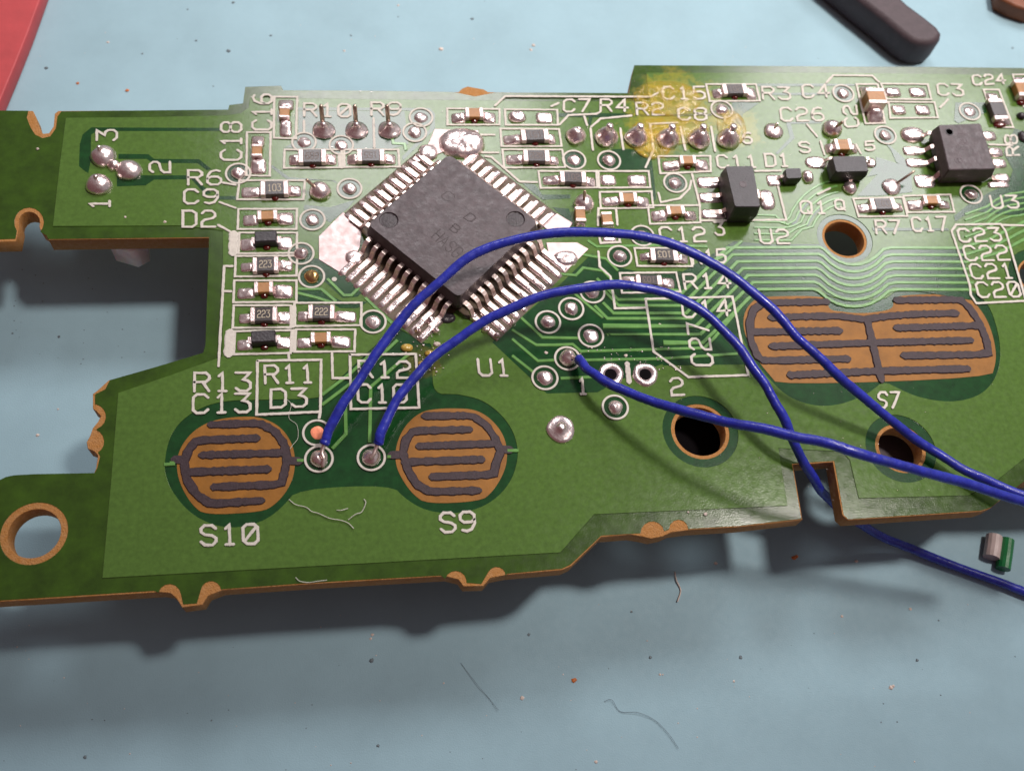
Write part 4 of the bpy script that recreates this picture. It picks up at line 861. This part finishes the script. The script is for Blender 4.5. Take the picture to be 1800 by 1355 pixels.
wire('w', [(1015, 631, 1.0), (1035, 650, 1.9), (1060, 668, 2.6), (1110, 692, 3.6), (1180, 716, 5.0), (1250, 735, 6.4), (1330, 752, 7.8), (1400, 767, 8.6), (1470, 784, 9.0), (1540, 806, 8.8), (1620, 828, 8.0), (1700, 850, 7.0), (1800, 882, 6.0), (1900, 915, 5.0)],
     'blue wire from the joint right of U1, crossing in front of the others', [(1005, 628, .7), (998, 632, .5)])

# ------------------------------------------------------------------ things around the board, on the mat
def zm(p): return U(p, MAT_Z)
o = plate('red_case', [[U(p, MAT_Z + 1.6) for p in [(-200, -60), (92, -60), (71, 0), (50, 58), (26, 118), (0, 180), (-50, 300), (-220, 300)]]], MAT_Z + .01, MAT_Z + 1.7, M_RED, None, bevel=.12)
tag(o, 'red plastic piece at the top left corner of the mat', 'plastic piece')
o = plate('tool_handle', [[U(T(x, y), MAT_Z + 4.0) for x, y in [(-100, -800), (180, -300), (560, 10), (640, 70), (760, 165), (860, 250), (930, 296), (990, 316), (1070, 320), (1130, 305), (1165, 272), (1170, 240), (1130, 185), (1030, 105), (900, 10), (560, -300), (400, -800)]]], MAT_Z + .01, MAT_Z + 3.6, M_HAND, None, bevel=.6)
tag(o, 'dark round-ended tool handle lying at the top right of the mat', 'tool')
o = plate('brown_block', [[U(p, MAT_Z + 2) for p in [(1752, -40), (1758, -4), (1785, 10), (1815, 20), (1870, 20), (1870, -40)]]], MAT_Z + .01, MAT_Z + 2.0, M_BROWN, None, bevel=.3)
tag(o, 'orange brown object cut off by the top right corner', 'object')
# clipped piece of two-colour insulation
root = bpy.data.objects.new('insulation_offcut', None); COL.objects.link(root)
tag(root, 'tiny clipped piece of green and pale double insulation on the mat at the right', 'wire scrap')
a1 = U((1760, 945), MAT_Z + .8); a2 = U((1752, 990), MAT_Z + .6)
ax = (a2 - a1).normalized(); sd_ = Vector((-ax.y, ax.x))
if sd_.x < 0: sd_ = -sd_
for off, m_, nm, rr, ex in ((-.55, M_WHITEI, 'pale_half', .70, (0, -.35)), (.62, M_GREENI, 'green_half', .62, (.1, .3))):
    p0 = a1 + sd_ * off - ax * ex[0]; p1 = a2 + sd_ * off + ax * ex[1]
    b_ = MB(); b_.tube([(p0.x, p0.y, MAT_Z + .62), ((p0.x + p1.x) / 2, (p0.y + p1.y) / 2, MAT_Z + .64), (p1.x, p1.y, MAT_Z + .6)], rr, 14); b_.build(nm, m_, root, smooth=False)
# crumbs, fibres
def crumb(p, s, m_, b_, z=MAT_Z):
    s = s * (.75 if z == MAT_Z else 1); q = U(p, z); r_ = random.Random(int(p[0] * 13 + p[1])); rings = []
    for k, (a, zz) in enumerate(((1, 0), (.9, .4), (.4, .75))):
        rings.append([(q.x + s * a * math.cos(t) * r_.uniform(.6, 1.2), q.y + s * a * math.sin(t) * r_.uniform(.5, 1.1), z + zz * s * .7) for t in [2 * math.pi * i / 7 for i in range(7)]])
    b_.loft(rings, False, True)
bp, bd, bo = MB(), MB(), MB()
for p, s in (((775, 87), .35), ((938, 80), .28), ((933, 88), .25), ((700, 10), .2), ((1190, 372), .01), ((66, 765), .22), ((102, 719), .13), ((918, 1226), .25), ((1048, 1338), .2), ((1160, 1185), .16), ((1290, 1197), .16), ((1566, 1208), .3), ((1376, 1374), .2), ((1570, 1205), .2), ((1165, 1185), .12), ((655, 1115), .2), ((652, 1122), .18), ((780, 1200), .12), ((1258, 990), .25), ((1505, 986), .22), ((1600, 1070), .2), ((1480, 1083), .2), ((190, 75), .2), ((605, 90), .2)): crumb(p, s, None, bp)
for p, s in (((402, 90), .35), ((345, 72), .2), ((830, 34), .25), ((410, 5), .25), ((476, 63), .22), ((617, 63), .18), ((1302, 1155), .25), ((1612, 1160), .22), ((653, 1160), .28), ((150, 1330), .22), ((22, 586), .16), ((104, 592), .2), ((250, 95), .16), ((1143, 1155), .2), ((1110, 1075), .16), ((700, 30), .12), ((330, 17), .15), ((930, 1115), .2), ((665, 1310), .2), ((375, 152), .12), ((82, 120), .3), ((1650, 1090), .12), ((1780, 85), .2)): crumb(p, s, None, bd)
for p, s in (((1009, 1195), .32), ((224, 160), .3), ((137, 147), .25), ((1395, 980), .35), ((1400, 978), .25)): crumb(p, s, None, bo)
rr = random.Random(3)
for i in range(110):
    p = (rr.uniform(-50, 1850), rr.choice([rr.uniform(-20, 120), rr.uniform(1060, 1370), rr.uniform(1060, 1370)])); crumb(p, rr.uniform(.04, .10), None, rr.choice([bp, bp, bd]))
for i in range(30): crumb((rr.uniform(0, 350), rr.uniform(470, 640)), rr.uniform(.05, .1), None, bd)
for b_, m_, nm, lb in ((bp, M_SPECK, 'pale_debris', 'pale specks of debris scattered over the mat'), (bd, M_SPECKD, 'dark_debris', 'dark specks of dirt scattered over the mat'), (bo, M_SPECKO, 'orange_debris', 'orange crumbs scattered over the mat')):
    tag(b_.build(nm, m_), lb, 'debris', None, 'stuff')
def fibre(pts, z, r, label, m_=M_FIB):
    P3 = smooth_line([Vector((*U(p, z), z + .06 + .12 * abs(math.sin(i * 1.7)))) for i, p in enumerate(pts)], 5); b_ = MB(); b_.tube(P3, r, 5)
    return tag(b_.build('lint_fibre', m_), label, 'fibre', 'loose fibres')
fibre([(508, 878), (520, 888), (538, 892), (548, 900), (560, 903), (580, 912), (598, 915), (612, 920), (622, 930)], ZP, .035, 'long pale fibre on the board between the two round contacts')
fibre([(612, 914), (625, 905), (636, 900), (643, 885), (640, 878)], ZP, .035, 'curled pale fibre on the board right of the longer one')
fibre([(592, 897), (600, 898), (612, 894)], ZP, .035, 'shortest pale fibre on the board between the two round contacts')
fibre([(500, 700), (512, 712), (508, 735), (522, 748), (524, 770), (516, 782), (510, 790)], .02, .02, 'thin fibre curling beside the S10 contact')
fibre([(520, 1015), (527, 1022), (542, 1024), (560, 1022), (575, 1020)], .01, .03, 'pale fibre on the near edge of the board')
fibre([(1186, 1005), (1188, 1020), (1196, 1038), (1190, 1058)], MAT_Z, .06, 'short bent brown fibre on the shaded mat', M_SPECK)
fibre([(1062, 1232), (1075, 1230), (1090, 1250), (1120, 1252), (1150, 1265), (1175, 1290), (1192, 1315)], MAT_Z, .02, 'long curved grey hair on the mat in front of the board', M_HAIR)
fibre([(810, 1165), (840, 1205), (858, 1225), (876, 1248)], MAT_Z, .016, 'straight grey hair on the mat in front of the board', M_HAIR)
# crumbs and flux beads on the board
bb, bf = MB(), MB()
for p in ((66, 262), (368, 665), (1210, 900), (1240, 903), (220, 382), (290, 390), (1160, 570), (960, 620), (1100, 625)): crumb(p, rr.uniform(.1, .2), None, bb, ZP)
for i in range(60):
    a = rr.uniform(0, 6.28); crumb((rr.uniform(1000, 1200), rr.uniform(610, 650)), rr.uniform(.04, .09), None, bf, ZT)
for i in range(40): crumb((rr.uniform(690, 790), rr.uniform(585, 660)), rr.uniform(.04, .1), None, bf, ZT)
for i in range(120):
    bx = rr.choice([(430, 900, 160, 560), (900, 1400, 130, 460), (1200, 1780, 640, 880)]); crumb((rr.uniform(bx[0], bx[1]), rr.uniform(bx[2], bx[3])), rr.uniform(.02, .05), None, bf, ZT)
tag(bb.build('board_crumbs', M_SPECK, None), 'pale crumbs scattered on the board', 'debris', None, 'stuff')
o = bf.build('solder_beads', M_SOLD, BOARD); o['kind'] = 'stuff'
